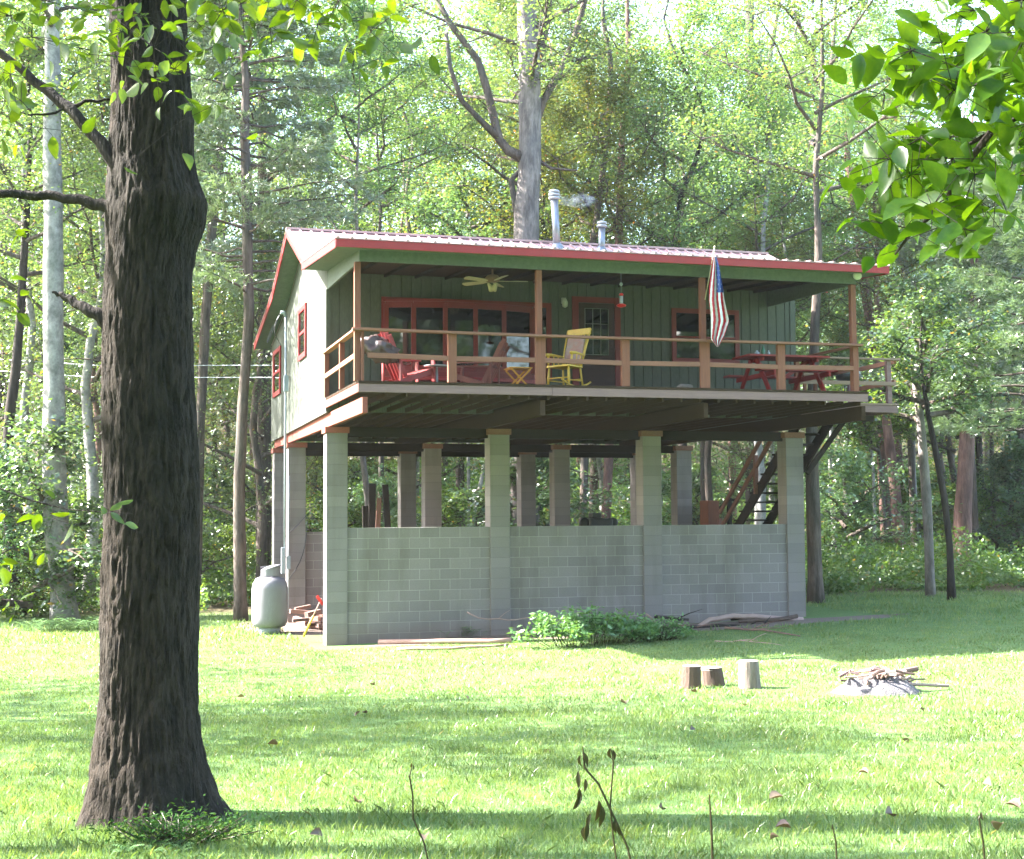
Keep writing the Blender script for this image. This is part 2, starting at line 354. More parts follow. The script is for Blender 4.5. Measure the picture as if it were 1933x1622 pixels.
# ------------------------------------------------------------------ ground
def ground_mesh():
    xs = sorted(set([round(-150+i*6, 2) for i in range(51)]+[round(-20+i*.5, 2) for i in range(100)]))
    ys = sorted(set([round(-110+i*5, 2) for i in range(56)]+[round(-27+i*.5, 2) for i in range(110)]))
    mb = MB(); nx = len(xs)
    mb.v = [(x, y, ground(x, y)) for y in ys for x in xs]
    mb.f = [(j*nx+i, j*nx+i+1, (j+1)*nx+i+1, (j+1)*nx+i) for j in range(len(ys)-1) for i in range(nx-1)]
    mb.m = [0]*len(mb.f)
    o = mb.build('ground', M['lawn'], smooth=True); tag(o, kind='structure'); return o
ground_mesh()
def patch(name, cx, cy, rx, ry, mat, h=.006, seed=0, hump=0):
    mb = MB(); n = 40; rings = 6; vs = [(cx, cy, ground(cx, cy)+h+hump)]
    for r in range(1, rings+1):
        for k in range(n):
            t = 2*math.pi*k/n; q = r/rings
            wob = 1+.35*noise.noise(Vector((math.cos(t)*1.7+seed, math.sin(t)*1.7, seed)))
            x = cx+rx*q*wob*math.cos(t); y = cy+ry*q*wob*math.sin(t)
            hh = hump*(1-q*q)*(1+.8*noise.noise(Vector((x*6, y*6, seed))))
            vs.append((x, y, ground(x, y)+(h+hh if r < rings else -.02)))
    fs = [(0, 1+k, 1+(k+1) % n) for k in range(n)]
    for r in range(rings-1): fs += [(1+r*n+k, 1+(r+1)*n+k, 1+(r+1)*n+(k+1) % n, 1+r*n+(k+1) % n) for k in range(n)]
    mb.add(vs, fs); return mb.build(name, mat, smooth=True)
tag(patch('soil', 7.2, -.75, 5.2, .85, M['soil'], seed=2), kind='structure')
tag(patch('soil', 2.6, -.55, 2.2, .4, M['soil'], seed=5), kind='structure')
tag(patch('soil', 5, 4.5, 6.5, 5.2, M['soil'], seed=9), kind='structure')

# ------------------------------------------------------------------ cabin
W = .4064; H = .2032
cabin = empty('cabin', (0, 0, 0), 'green cabin with red metal roof raised on tall grey concrete block piers', 'cabin')
for Y in (0, 5.85, 8.7):
    for i in range(4):
        X = i*8*W; mb = MB(); zt = 20*H
        mb.box((X, Y, -.3), (X+W, Y+W, zt)); mb.build('pier', M['pier'], cabin, bevel=.008)
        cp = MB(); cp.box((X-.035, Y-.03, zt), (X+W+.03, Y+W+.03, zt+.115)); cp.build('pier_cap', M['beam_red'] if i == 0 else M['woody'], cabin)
for i in range(3):
    mb = MB(); mb.box((X0 := i*8*W+W, .045, -.3), (i*8*W+8*W, .245, 11*H)); mb.build('foundation_wall', M['block'], cabin)
mb = MB(); mb.box((W, 6.0, -.3), (8*W, 6.2, 10.3*H)); mb.build('foundation_wall', M['block'], cabin)
# beams, joists, floor
for X in (.07, 3.21, 6.31, 9.52):
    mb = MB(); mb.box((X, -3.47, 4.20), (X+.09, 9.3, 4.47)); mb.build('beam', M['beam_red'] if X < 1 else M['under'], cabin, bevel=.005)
for Y in (.15, 6.0, 8.85):
    mb = MB(); mb.box((.17, Y, 4.0), (9.95, Y+.12, 4.19)); mb.build('girder', M['dark'], cabin)
mb = MB()
for k in range(26):
    X = .45+k*.36
    mb.box((X, -3.5, 4.475), (X+.04, 9.3, 4.56))
mb.build('joist', M['under'], cabin)
mb = MB(); mb.box((.02, .02, 4.57), (9.98, 9.36, 4.70)); mb.build('floor_slab', M['dark'], cabin)
mb = MB(); y = -3.57; k = 0
while y < -.05:
    mb.box((-.02-(k % 3)*.004, y, 4.695+(k % 4)*.0015), (9.63, min(y+.137, -.005), 4.733+(k % 4)*.0015)); y += .143; k += 1
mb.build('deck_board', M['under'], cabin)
mb = MB(); mb.box((-.015, -3.555, 4.545), (3.4, -3.515, 4.69)); mb.box((3.406, -3.557, 4.542), (9.62, -3.517, 4.69)); mb.build('deck_fascia', M['fascia'], cabin, bevel=.004)
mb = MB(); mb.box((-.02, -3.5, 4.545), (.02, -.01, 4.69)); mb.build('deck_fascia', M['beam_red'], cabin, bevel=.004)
# landing on the right
mb = MB(); y = -1.15; k = 0
while y < .75:
    mb.box((9.68, y, 4.70+(k % 3)*.002), (11.78, y+.137, 4.735+(k % 3)*.002)); y += .143; k += 1
mb.build('landing_board', M['deckx'], cabin)
mb = MB(); mb.box((9.66, -1.13, 4.545), (11.76, -1.09, 4.695)); mb.box((9.66, .7, 4.545), (11.76, .74, 4.695)); mb.box((11.72, -1.085, 4.545), (11.76, .695, 4.695))
mb.build('landing_fascia', M['fascia'], cabin, bevel=.004)
mb = MB(); mb.box((9.7, -.3, 4.42), (11.7, -.2, 4.54)); mb.bar((11.0, -.25, 4.42), (10.1, -.25, 3.3), .09, .09); mb.build('landing_brace', M['dark'], cabin)
# stairs going down to the rear
st = MB(); y0, z0 = .74, 4.56; sl_ = .735
for X in (10.5, 11.25): st.bar((X, y0, z0-.05), (X, y0+5.7, z0-.05-5.7*sl_), .045, .26)
st.build('stair_stringer', M['dark'], cabin)
tr = MB()
for k in range(19):
    yy = y0+.18+k*.29; zz = z0-.0-(k+.6)*.29*sl_
    tr.box((10.46, yy-.02, zz-.02), (11.29, yy+.25, zz+.022))
tr.build('stair_tread', M['dark'], cabin)
hr = MB(); hr.bar((10.45, y0+.3, z0+.72), (10.45, y0+4.1, z0+.72-3.8*sl_), .05, .10); hr.bar((10.45, y0+.3, z0+.3), (10.45, y0+4.1, z0+.3-3.8*sl_), .05, .10)
for yy in (y0+.2, y0+2.1, y0+4.1): hr.bar((10.45, yy, z0-.1-(yy-y0)*sl_), (10.45, yy, z0+.8-(yy-y0)*sl_), .09, .09)
hr.build('stair_handrail', M['woody'], cabin)
# siding: vertical boards following the gable outline
def gz(y):
    pts = ((-3.9, 6.93), (.2, 7.22), (3.08, 8.42), (5.75, 7.47), (9.5, 6.80))
    for (a, za), (b, zb) in zip(pts, pts[1:]):
        if y <= b: return za+(zb-za)*(y-a)/(b-a)
    return 6.8
def side_wall(x0, x1, name):
    mb = MB(); y = 0.0; g = .016
    while y < 9.39:
        e = min(y+.203, 9.4); ym = (y+e)/2
        zt = min(gz(y), gz(e))+.02
        mb.prism([(y+g/2, 4.46-.009*y), (e-g/2, 4.46-.009*e), (e-g/2, gz(e)+.02), (y+g/2, gz(y)+.02)], 'X', x0, x1); y = e
    mb.prism([(.01, 4.47), (9.39, 4.40), (9.39, gz(9.39)), (5.75, 7.46), (3.08, 8.40), (.2, 7.2), (.01, 7.19)], 'X', x0+.026 if x0 < 5 else x0-.02, x1+.02 if x0 < 5 else x1-.026)
    return mb.build(name, M['siding'], cabin)
side_wall(0, .03, 'side_wall'); side_wall(9.97, 10.0, 'side_wall')
mb = MB(); x = .035
while x < 9.95:
    e = min(x+.203, 9.965); mb.box((x+.009, 0, 4.47), (e-.009, .03, 7.21)); x = e
mb.box((.04, .027, 4.48), (9.96, .06, 7.2)); mb.build('front_wall', M['siding'], cabin)
mb = MB(); mb.box((.03, 9.36, 4.40), (9.97, 9.40, 6.8)); mb.build('rear_wall', M['siding'], cabin)
mb = MB(); mb.box((9.90, -.02, 4.48), (10.02, -.0025, 7.2)); mb.build('corner_board', M['siding'], cabin)
mb = MB(); mb.box((-.02, -.022, 4.48), (.07, -.0025, 6.84)); mb.box((-.022, -.02, 4.48), (-.0025, .07, 6.84)); mb.build('corner_board', M['siding'], cabin)
# porch end infill above the side headers
for x0 in (.0, 9.37):
    mb = MB(); mb.prism([(-3.52, 6.76), (-.025, 6.84), (-.025, 7.2), (-3.52, 6.96)], 'X', x0, x0+.04); mb.build('porch_header', M['soffit'], cabin)
mb = MB(); mb.box((.0, -3.575, 6.755), (9.41, -3.53, 6.97)); mb.build('porch_header', M['soffit'], cabin)
# porch ceiling: rafters and soffit
mb = MB(); mb.prism([(-3.87, 6.925), (-.0, 7.205), (-.0, 7.225), (-3.87, 6.945)], 'X', -.42, 9.87); mb.build('soffit', M['soffit'], cabin)
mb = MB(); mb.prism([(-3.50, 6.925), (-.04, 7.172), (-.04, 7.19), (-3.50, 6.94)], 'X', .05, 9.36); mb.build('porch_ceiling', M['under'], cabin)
mb = MB()
for k in range(15): X = .5+k*.61; mb.prism([(-3.5, 6.86), (-.03, 7.12), (-.03, 7.20), (-3.5, 6.94)], 'X', X, X+.04)
mb.build('rafter', M['dark'], cabin)
# roofs
def slab(name, poly, x0, x1, mat, ribs=None, ribax=None):
    mb = MB(); mb.prism(poly, 'X', x0, x1)
    return mb
porch = MB(); porch.prism([(-3.93, 7.05), (.28, 7.385), (.28, 7.40), (-3.93, 7.065)], 'X', -.47, 9.92)
x = -.44
while x < 9.92:
    porch.prism([(-3.935, 7.066), (.28, 7.402), (.28, 7.425), (-3.935, 7.09)], 'X', x, min(x+.045, 9.915)); x += .235
porch.build('porch_roof', M['roof'], cabin)
main = MB(); XL, XR = -.42, 10.95
main.prism([(.2, 7.385), (3.08, 8.595), (3.08, 8.615), (.2, 7.405)], 'X', XL, XR); main.prism([(3.08, 8.595), (5.75, 7.66), (5.75, 7.68), (3.08, 8.615)], 'X', XL, XR)
main.prism([(5.75, 7.66), (9.85, 6.93), (9.85, 6.95), (5.75, 7.68)], 'X', XL, XR)
x = XL+.03
while x < XR-.05:
    main.prism([(.2, 7.41), (3.07, 8.613), (3.07, 8.638), (.2, 7.435)], 'X', x, x+.045); x += .235
main.box((XL, 2.98, 8.60), (XR, 3.18, 8.645))
main.build('main_roof', M['roof'], cabin)
# fascias and rakes
mb = MB(); mb.box((-.455, -3.92, 6.915), (9.905, -3.885, 7.048)); mb.build('eave_fascia', M['red'], cabin, bevel=.004)
for x0, nm in ((-.46, 1), (9.885, 2)):
    mb = MB(); mb.prism([(-3.88, 6.905), (.24, 7.235), (.24, 7.375), (-3.88, 7.045)], 'X', x0, x0+.025); mb.build('porch_rake_board', M['red'], cabin)
for x0 in (XL+.01, XR-.035):
    mb = MB(); mb.prism([(.22, 7.24), (3.08, 8.44), (3.08, 8.59), (.22, 7.39)], 'X', x0, x0+.025); mb.prism([(3.08, 8.44), (5.75, 7.50), (5.75, 7.655), (3.08, 8.59)], 'X', x0, x0+.025)
    mb.prism([(5.75, 7.50), (9.84, 6.78), (9.84, 6.93), (5.75, 7.655)], 'X', x0, x0+.025); mb.build('rake_board', M['red'], cabin)
for x0, x1 in ((XL+.04, -.004), (10.004, XR-.04)):
    mb = MB(); mb.prism([(.3, 7.31), (3.08, 8.47), (3.08, 8.49), (.3, 7.33)], 'X', x0, x1); mb.prism([(3.08, 8.47), (5.75, 7.53), (5.75, 7.55), (3.08, 8.49)], 'X', x0, x1); mb.prism([(5.75, 7.52), (9.82, 6.82), (9.82, 6.84), (5.75, 7.54)], 'X', x0, x1)
    mb.build('soffit', M['soffit'], cabin)
# porch posts and rails
PX = (-.07, 3.14, 6.26, 9.33)
for i, X in enumerate(PX):
    mb = MB(); mb.box((X, -3.51, 4.735), (X+.105, -3.41, 6.755+.0)); mb.build('porch_post', M['postz'], cabin, bevel=.006)
    mb = MB()
    if i in (1, 2): mb.box((X-.04, -3.555, 4.735), (X+.15, -3.512, 5.575))
    else: mb.box((X+(0 if i else .11), -3.552, 4.735), (X+.11 if i else X+.155, -3.512, 5.575))
    mb.build('post_sister', M['postz'], cabin, bevel=.004)
for X in (1.54, 4.71, 7.77):
    mb = MB(); mb.box((X, -3.555, 4.735), (X+.15, -3.46, 5.575)); mb.build('rail_post', M['postz'], cabin, bevel=.006)
mb = MB(); pts = [(-.12, 5.60), (3.2, 5.585), (6.3, 5.59), (9.5, 5.60)]
for (a, za), (b, zb) in zip(pts, pts[1:]): mb.bar((a, -3.57, za), (b-.004, -3.57, zb), .12, .042)
mb.build('top_rail', M['rail'], cabin, bevel=.004)
mb = MB(); xs = [-.0, 1.54, 3.11, 4.71, 6.22, 7.77, 9.35]; zz = [5.17, 5.15, 5.16, 5.15, 5.165, 5.155, 5.17]
for i in range(6): mb.bar((xs[i]+.15, -3.53, zz[i]), (xs[i+1]-.002, -3.53, zz[i+1]), .04, .085)
mb.build('middle_rail', M['rail'], cabin, bevel=.004)
mb = MB(); mb.bar((-.03, -3.5, 5.60), (-.03, -.005, 5.60), .12, .04); mb.bar((-.04, -3.41, 5.17), (-.04, -.005, 5.14), .04, .085); mb.build('side_rail', M['raily'], cabin, bevel=.004)
for y_ in (-1.9, -.115):
    mb = MB(); mb.box((-.06, y_, 4.735), (.03, y_+.09, 5.575)); mb.build('rail_post', M['postz'], cabin, bevel=.006)
mb = MB(); mb.bar((9.42, -3.4, 5.60), (9.42, -1.2, 5.60), .11, .04); mb.bar((9.4, -3.4, 5.17), (9.4, -1.2, 5.15), .04, .085); mb.build('side_rail', M['woody'], cabin, bevel=.004)
mb = MB(); mb.box((9.36, -1.24, 4.735), (9.45, -1.15, 5.58)); mb.build('rail_post', M['postz'], cabin, bevel=.006)
mb = MB(); mb.bar((9.5, -1.1, 5.66), (11.84, -1.1, 5.66), .10, .04); mb.bar((9.5, -1.1, 5.15), (11.74, -1.1, 5.15), .04, .08); mb.build('landing_rail', M['deckx'], cabin, bevel=.004)
mb = MB(); mb.bar((11.78, -1.05, 5.63), (11.78, .7, 5.60), .05, .09); mb.bar((11.76, -1.05, 5.2), (11.76, .7, 5.17), .05, .09); mb.build('landing_rail', M['raily'], cabin, bevel=.004)
for p_, q_ in (((11.62, -1.04, 4.74), (11.60, -1.04, 5.64)), ((11.7, .66, 4.74), (11.7, .66, 5.62)), ((10.4, .66, 4.74), (10.4, .66, 5.62))):
    mb = MB(); mb.bar(p_, q_, .10, .09); mb.build('rail_post', M['fascia'], cabin, bevel=.005)
# side windows (left wall)
for ya, yb, za, zb in ((2.78, 3.92, 5.86, 7.0), (7.28, 8.75, 5.45, 6.62)):
    fr = MB(); t = .11
    fr.box((-.045, ya, za), (-.004, ya+t, zb)); fr.box((-.045, yb-t, za), (-.004, yb, zb)); fr.box((-.045, ya+t, za), (-.004, yb-t, za+t)); fr.box((-.045, ya+t, zb-t), (-.004, yb-t, zb)); fr.box((-.04, ya+t, (za+zb)/2-.03), (-.004, yb-t, (za+zb)/2+.03))
    wn = fr.build('window', M['red'], cabin, bevel=.004)
    pn = MB(); pn.box((-.02, ya+t-.01, za+t-.01), (-.006, yb-t+.01, zb-t+.01)); pn.build('pane', M['glass'], wn)
# bow window
nodes = [(1.15, -.03), (1.66, -.20), (2.27, -.30), (2.88, -.30), (3.49, -.21), (4.12, -.03)]
zb0, zt0 = 5.30, 6.60
fr = MB()
for i, (X, Y) in enumerate(nodes): fr.box((X-.045, Y-.045, zb0), (X+.045, Y+.045, zt0))
for (a, b) in zip(nodes, nodes[1:]):
    fr.bar((a[0], a[1], zb0+.03), (b[0], b[1], zb0+.03), .07, .11); fr.bar((a[0], a[1], zt0-.02), (b[0], b[1], zt0-.02), .07, .12)
poly = nodes+[(4.2, -.004), (1.1, -.004)]; ex = [(x+(x-2.65)*.02, y-.06 if y < -.01 else y) for x, y in poly]
fr.prism(ex, 'Z', 5.17, 5.27); fr.prism(ex, 'Z', zt0+.04, zt0+.09)
fr.box((1.06, -.03, 5.15), (1.14, -.003, 6.74)); fr.box((4.44, -.03, 5.15), (4.55, -.003, 6.74)); fr.box((1.14, -.03, 6.64), (4.44, -.003, 6.74)); fr.box((4.16, -.028, 5.2), (4.24, -.003, 6.64))
bow = fr.build('bow_window', M['redtrim'], cabin, bevel=.004)
ap = MB(); ap.prism([(x+(x-2.65)*.025, y-.065 if y < -.01 else y) for x, y in poly], 'Z', 5.09, 5.165); ap.build('sill', M['red'], bow)
for (a, b) in zip(nodes, nodes[1:]):
    A, B = Vector((a[0], a[1], 0)), Vector((b[0], b[1], 0)); d = (B-A).normalized()
    pn = MB(); pn.bar(A+d*.04+Vector((0, 0, 5.95)), B-d*.04+Vector((0, 0, 5.95)), .012, 1.16); pn.build('pane', M['glass'], bow)
pn = MB(); pn.box((4.25, -.02, 5.22), (4.43, -.004, 6.63)); pn.build('pane', M['glass'], bow)
# door
dr = MB(); dr.box((4.99, -.035, 4.74), (5.13, -.003, 6.90)); dr.box((5.91, -.035, 4.74), (6.04, -.003, 6.90)); dr.box((5.13, -.035, 6.78), (5.91, -.003, 6.90))
door = dr.build('door', M['redtrim'], cabin, bevel=.004)
lf = MB(); lf.box((5.14, -.025, 4.75), (5.90, -.006, 5.7)); lf.box((5.14, -.025, 5.7), (5.26, -.006, 6.77)); lf.box((5.78, -.025, 5.7), (5.90, -.006, 6.77)); lf.box((5.26, -.025, 6.68), (5.78, -.006, 6.77))
lf.box((5.22, -.031, 4.85), (5.82, -.0255, 5.18)); lf.box((5.22, -.031, 5.26), (5.82, -.0255, 5.6)); lf.build('door_leaf', surf('dark_brown_door', (.05, .018, .014), (.035, .014, .012), 6), door, bevel=.003)
pn = MB(); pn.box((5.26, -.015, 5.7), (5.78, -.008, 6.68)); pn.build('pane', M['glass'], door)
gr = MB()
for k in range(4): X = 5.262+k*.168; gr.box((X, -.022, 5.71), (X+.012, -.0155, 6.67))
for k in range(4): Z = 5.71+k*.316; gr.box((5.262, -.0235, Z), (5.778, -.0222, Z+.012))
gr.build('window_grille', surf('grille_grey', (.22, .22, .20), (.18, .18, .16), 6), door)
kn = MB(); kn.lathe((5.2, -.05, 5.68), [(.005, -.02), (.028, -.015), (.03, .01), (.005, .02)], 10, mat=Matrix.Rotation(R(90), 4, 'X')); kn.build('handle', M['metal'], door)
# slider window right
ya, yb, za, zb = 7.17, 8.70, 5.60, 6.74; fr = MB(); t = .10
fr.box((ya, -.04, za), (ya+t, -.003, zb)); fr.box((yb-t, -.04, za), (yb, -.003, zb)); fr.box((ya+t, -.04, za), (yb-t, -.003, za+t)); fr.box((ya+t, -.04, zb-t), (yb-t, -.003, zb)); fr.box((ya+t, -.032, 6.12), (yb-t, -.003, 6.16))
wn = fr.build('window', M['redtrim'], cabin, bevel=.004)
pn = MB(); pn.box((ya+t-.01, -.015, za+t-.01), (yb-t+.01, -.006, zb-t+.01)); pn.build('pane', M['glass'], wn)
# lamps on the walls
lm = MB(); lm.box((4.77, -.03, 6.74), (4.86, -.002, 6.86)); lm.lathe((4.815, -.09, 6.70), [(.03, .12), (.06, .06), (.055, -.02), (.02, -.05)], 12)
a = lm.build('wall_lamp', M['white'], cabin, smooth=True)
lm = MB(); lm.lathe((9.40, -3.62, 6.90), [(.02, -.03), (.075, -.02), (.085, .03), (.03, .05)], 14, mat=Matrix.Rotation(R(80), 4, 'X')); lm.build('flood_lamp', M['white'], cabin, smooth=True)
lm = MB(); lm.lathe((9.66, -3.50, 4.60), [(.05, -.07), (.052, .06), (.03, .08)], 14, mat=Matrix.Rotation(R(80), 4, 'X')); lm.build('spot_lamp', M['black'], cabin, smooth=True)
# stove pipes
def pipe(x, y, zb, zt, r, nm, rings, lean=0):
    c = MB(); c.tube([(x, y, zb-.15), (x+lean, y, zt-.12)], r, 16); o = c.build(nm, M['metal'], cabin, smooth=True)
    f = MB(); f.lathe((x, y, zb-.1), [(r*2.1, 0), (r*1.7, .1), (r*1.05, .2)], 16); f.build('flashing', M['metal'], o, smooth=True)
    k = MB(); z = zt-.13
    for q in range(rings): k.lathe((x+lean, y, z), [(r*.9, 0), (r*1.5, .012), (r*1.5, .05), (r*.9, .06)], 18); z += .075
    k.lathe((x+lean, y, z), [(r*1.1, 0), (r*1.5, .015), (r*1.35, .05), (r*.5, .075)], 18); k.build('cap', M['greymetal'], o, smooth=True)
pb = at(1052, 463, 'Y', 2.62); pt = at(1046, 366, 'Y', 2.62)
pipe(pb.x, 2.62, 8.42, pt.z, .085, 'stove_pipe', 2, pt.x-pb.x)
pb = at(1135, 470, 'Y', 2.5); pt = at(1136, 419, 'Y', 2.5)
pipe(pb.x, 2.5, 8.37, pt.z, .078, 'stove_pipe', 1, pt.x-pb.x)
# electric service on the left wall
c0 = at(537, 600, 'Y', 5.72); cx_ = -.09
mb = MB(); mb.tube([(cx_, 5.72, 1.5), (cx_, 5.72, 7.12)], .028, 10); mb.tube([(cx_, 5.72, 7.12), (cx_-.04, 5.72, 7.2), (cx_-.12, 5.72, 7.2)], .045, 8)
mb.tube([(cx_+.09, 5.74, .3), (cx_+.09, 5.74, 3.4)], .014, 8)
cond = mb.build('conduit', M['greymetal'], cabin, smooth=True)
mb = MB(); mb.box((cx_-.05, 5.6, 5.35), (cx_+.06, 5.71, 5.72)); mb.box((cx_-.09, 5.58, 1.15), (cx_+.0, 5.69, 1.75)); mb.box((cx_+.03, 5.6, 1.25), (cx_+.12, 5.7, 1.55)); mb.build('meter_box', M['greymetal'], cond, bevel=.008)
mb = MB()
pts = [Vector((cx_-.12, 5.7, 7.18))+Vector((-.15*math.sin(t*3.1), -.1*t, -.75*t)) for t in [k/10 for k in range(11)]]; mb.tube(pts, .008, 5)
pts = [Vector((cx_-.12, 5.7, 7.18))+Vector((-.30*math.sin(t*2.6), .1, -.55*math.sin(t*3.1)-.25*t)) for t in [k/12 for k in range(13)]]; mb.tube(pts, .008, 5)
mb.tube([(-.1, 5.8, 1.95), (.25, 5.8, 2.3), (.43, 5.8, 2.5)], .008, 5)
mb.tube([Vector((.43, 5.78, 2.45)).lerp(Vector((-.05, 5.78, .95)), t)+Vector((.14*math.sin(t*3.1), 0, -.12*math.sin(t*3.1))) for t in [k/8 for k in range(9)]], .010, 5)
mb.build('service_wire', M['black'], cond)

# ------------------------------------------------------------------ things on the porch
DZ = 4.742
# ceiling fan
fan = empty('ceiling_fan', (2.82, -1.8, 6.85), 'cream five blade ceiling fan with a lamp cluster hanging under the porch roof', 'ceiling fan')
mb = MB(); mb.tube([(2.82, -1.8, 6.93), (2.82, -1.8, 7.07)], .018, 8); mb.lathe((2.82, -1.8, 6.80), [(.05, 0), (.13, .02), (.14, .08), (.10, .13), (.03, .15)], 20); mb.build('motor', surf('brown_motor', (.25, .15, .10), (.2, .12, .08), 8), fan, smooth=True)
for k in range(5):
    a = R(-12+72*k); d = Vector((math.cos(a), math.sin(a), 0)); s_ = Vector((-d.y, d.x, .22)); c = Vector((2.82, -1.8, 6.815))
    pl = [c+d*.12-s_*.02, c+d*.26-s_*.06, c+d*.62-s_*.068, c+d*.66-s_*.03, c+d*.66+s_*.03, c+d*.62+s_*.068, c+d*.26+s_*.06, c+d*.12+s_*.02]
    mb = MB(); mb.add(pl+[q+Vector((0, 0, .01)) for q in pl], [tuple(range(8)), tuple(range(8, 16))[::-1]]+[(i, 8+i, 8+(i+1) % 8, (i+1) % 8) for i in range(8)]); mb.build('blade', M['cream'], fan)
for k in range(4):
    a = R(20+90*k); c = Vector((2.82+.09*math.cos(a), -1.8+.09*math.sin(a), 6.76)); m4 = Matrix.Rotation(a, 4, 'Z')@Matrix.Rotation(R(-145), 4, 'Y')@Matrix.Identity(4)
    mb = MB(); mb.lathe(c, [(.018, -.02), (.03, .02), (.045, .07), (.06, .12), (.05, .122)], 12, mat=m4); mb.build('lamp_shade', M['cream'], fan, smooth=True)
# hummingbird feeder
fd = empty('hummingbird_feeder', (4.92, -3.0, 6.28), 'red and clear hummingbird feeder hanging under the porch eave', 'bird feeder')
mb = MB(); mb.lathe((4.92, -3, 6.25), [(.02, -.02), (.085, 0), (.09, .025), (.04, .05)], 16)
mb.lathe((4.92, -3, 6.44), [(.03, 0), (.045, .02), (.03, .05)], 12); mb.build('base', M['feedred'], fd, smooth=True)
mb = MB(); mb.lathe((4.92, -3, 6.30), [(.028, 0), (.034, .02), (.034, .14)], 12); mb.build('bottle', M['clear2'], fd, smooth=True)
mb = MB(); mb.tube([(4.92, -3, 6.48), (4.92, -3, 6.9)], .004, 5); mb.lathe((4.92, -3, 6.62), [(.01, -.0), (.035, .03), (.02, .07)], 10); mb.build('hanger', M['clear2'], fd)
# red slatted chair with the bundle on its back
def slat_chair(name, loc, rot, mat, label, cat, group=None, sc=1.0):
    """low slatted chair facing +X before rotation"""
    r = empty(name, loc, label, cat, group)
    o = Vector(loc)
    def P(x, y, z): return o+Vector((x, y, z))
    for s in (-1, 1):
        mb = MB(); mb.bar(P(.42, s*.27, 0), P(.40, s*.27, .52), .035, .09, up=(0, 1, 0)); mb.build('leg', mat, r, bevel=.004)
        mb = MB(); mb.bar(P(-.42, s*.25, .03), P(.45, s*.25, .33), .035, .10); mb.build('side_rail', mat, r, bevel=.004)
        mb = MB(); mb.bar(P(-.33, s*.33, .53), P(.50, s*.33, .55), .11, .025); mb.build('armrest', mat, r, bevel=.004)
        mb = MB(); mb.bar(P(-.30, s*.30, .10), P(-.30, s*.30, .52), .03, .06); mb.build('leg', mat, r)
    mb = MB()
    for k in range(6): mb.bar(P(-.1+k*.105, -.27, .19+k*.032), P(-.1+k*.105, .27, .19+k*.032), .085, .02)
    mb.build('seat', mat, r)
    mb = MB()
    for k in range(5):
        y = -.22+k*.11; mb.bar(P(-.12, y*.9, .16), P(-.50, y*1.1, 1.0-abs(k-2)*.05), .085, .018, up=(0, 1, 0))
    mb.bar(P(-.30, -.27, .50), P(-.30, .27, .50), .03, .06); mb.bar(P(-.44, -.26, .82), P(-.44, .26, .82), .03, .06); mb.build('backrest', mat, r)
    r.rotation_euler.z = rot; return r
slat_chair('slatted_chair', (1.08, -2.25, DZ), R(20), M['redchair'], 'bright red low slatted porch chair with a brown bundle on its back', 'chair')
slat_chair('slatted_chair', (2.62, -1.55, DZ), R(150), M['brownchair'], 'dull brown-red slatted chair in shade before the bow window', 'chair')
import bmesh
def blob(name, c, r, mat, amp, freq, seed, parent=None, sub=4):
    bm = bmesh.new(); bmesh.ops.create_icosphere(bm, subdivisions=sub, radius=1)
    for v_ in bm.verts:
        q = v_.co.copy(); k = 1+amp*noise.noise(q*freq+Vector((seed, 0, 0)))+amp*.5*noise.noise(q*freq*2.7+Vector((seed, 3, 0)))
        v_.co = Vector((q.x*r[0]*k, q.y*r[1]*k, q.z*r[2]*k))
    me = bpy.data.meshes.new(name); bm.to_mesh(me); bm.free(); me.materials.append(mat)
    me.polygons.foreach_set('use_smooth', [True]*len(me.polygons))
    o = obj_of(name, me, parent, Vector(c)-(root_loc(parent) if parent else Vector((0, 0, 0)))); return o
b = blob('bundle', (.52, -2.6, 5.38), (.34, .22, .20), M['bundle'], .5, 1.8, 4); b.rotation_euler = (0, R(22), 0)
tag(b, 'shiny dark brown crumpled bundle propped behind the corner porch post', 'bundle')
# round pedestal table
r = empty('pedestal_table', (1.62, -2.35, DZ), 'small round glass-topped pedestal table before the bow window', 'table')
mb = MB(); mb.lathe((1.62, -2.35, 5.13), [(.20, 0), (.235, .008), (.235, .02), (.2, .026)], 28); mb.build('tabletop', M['clear2'], r, smooth=True)
mb = MB(); mb.tube([(1.62, -2.35, DZ+.03), (1.62, -2.35, 5.13)], [.03, .018], 10); mb.lathe((1.62, -2.35, DZ), [(.13, 0), (.13, .015), (.03, .05)], 16); mb.build('pedestal', M['greymetal'], r, smooth=True)
# yellow folding table
r = empty('folding_table', (3.0, -2.8, DZ), 'small orange-yellow folding table with crossed legs beside the rocking chair', 'table')
mb = MB()
for k in range(6): mb.bar((2.80, -2.97+k*.068, 5.085), (3.22, -2.97+k*.068, 5.085), .058, .016)
mb.bar((2.84, -3.0, 5.068), (2.84, -2.6, 5.068), .02, .016); mb.bar((3.18, -3.0, 5.068), (3.18, -2.6, 5.068), .02, .016); mb.build('tabletop', M['orange'], r)
for y in (-2.99, -2.61):
    for s in (-1, 1):
        mb = MB(); mb.bar((3.01-s*.17, y+s*.012, 5.06), (3.01+s*.14, y+s*.012, DZ), .018, .028); mb.build('leg', M['orange'], r)
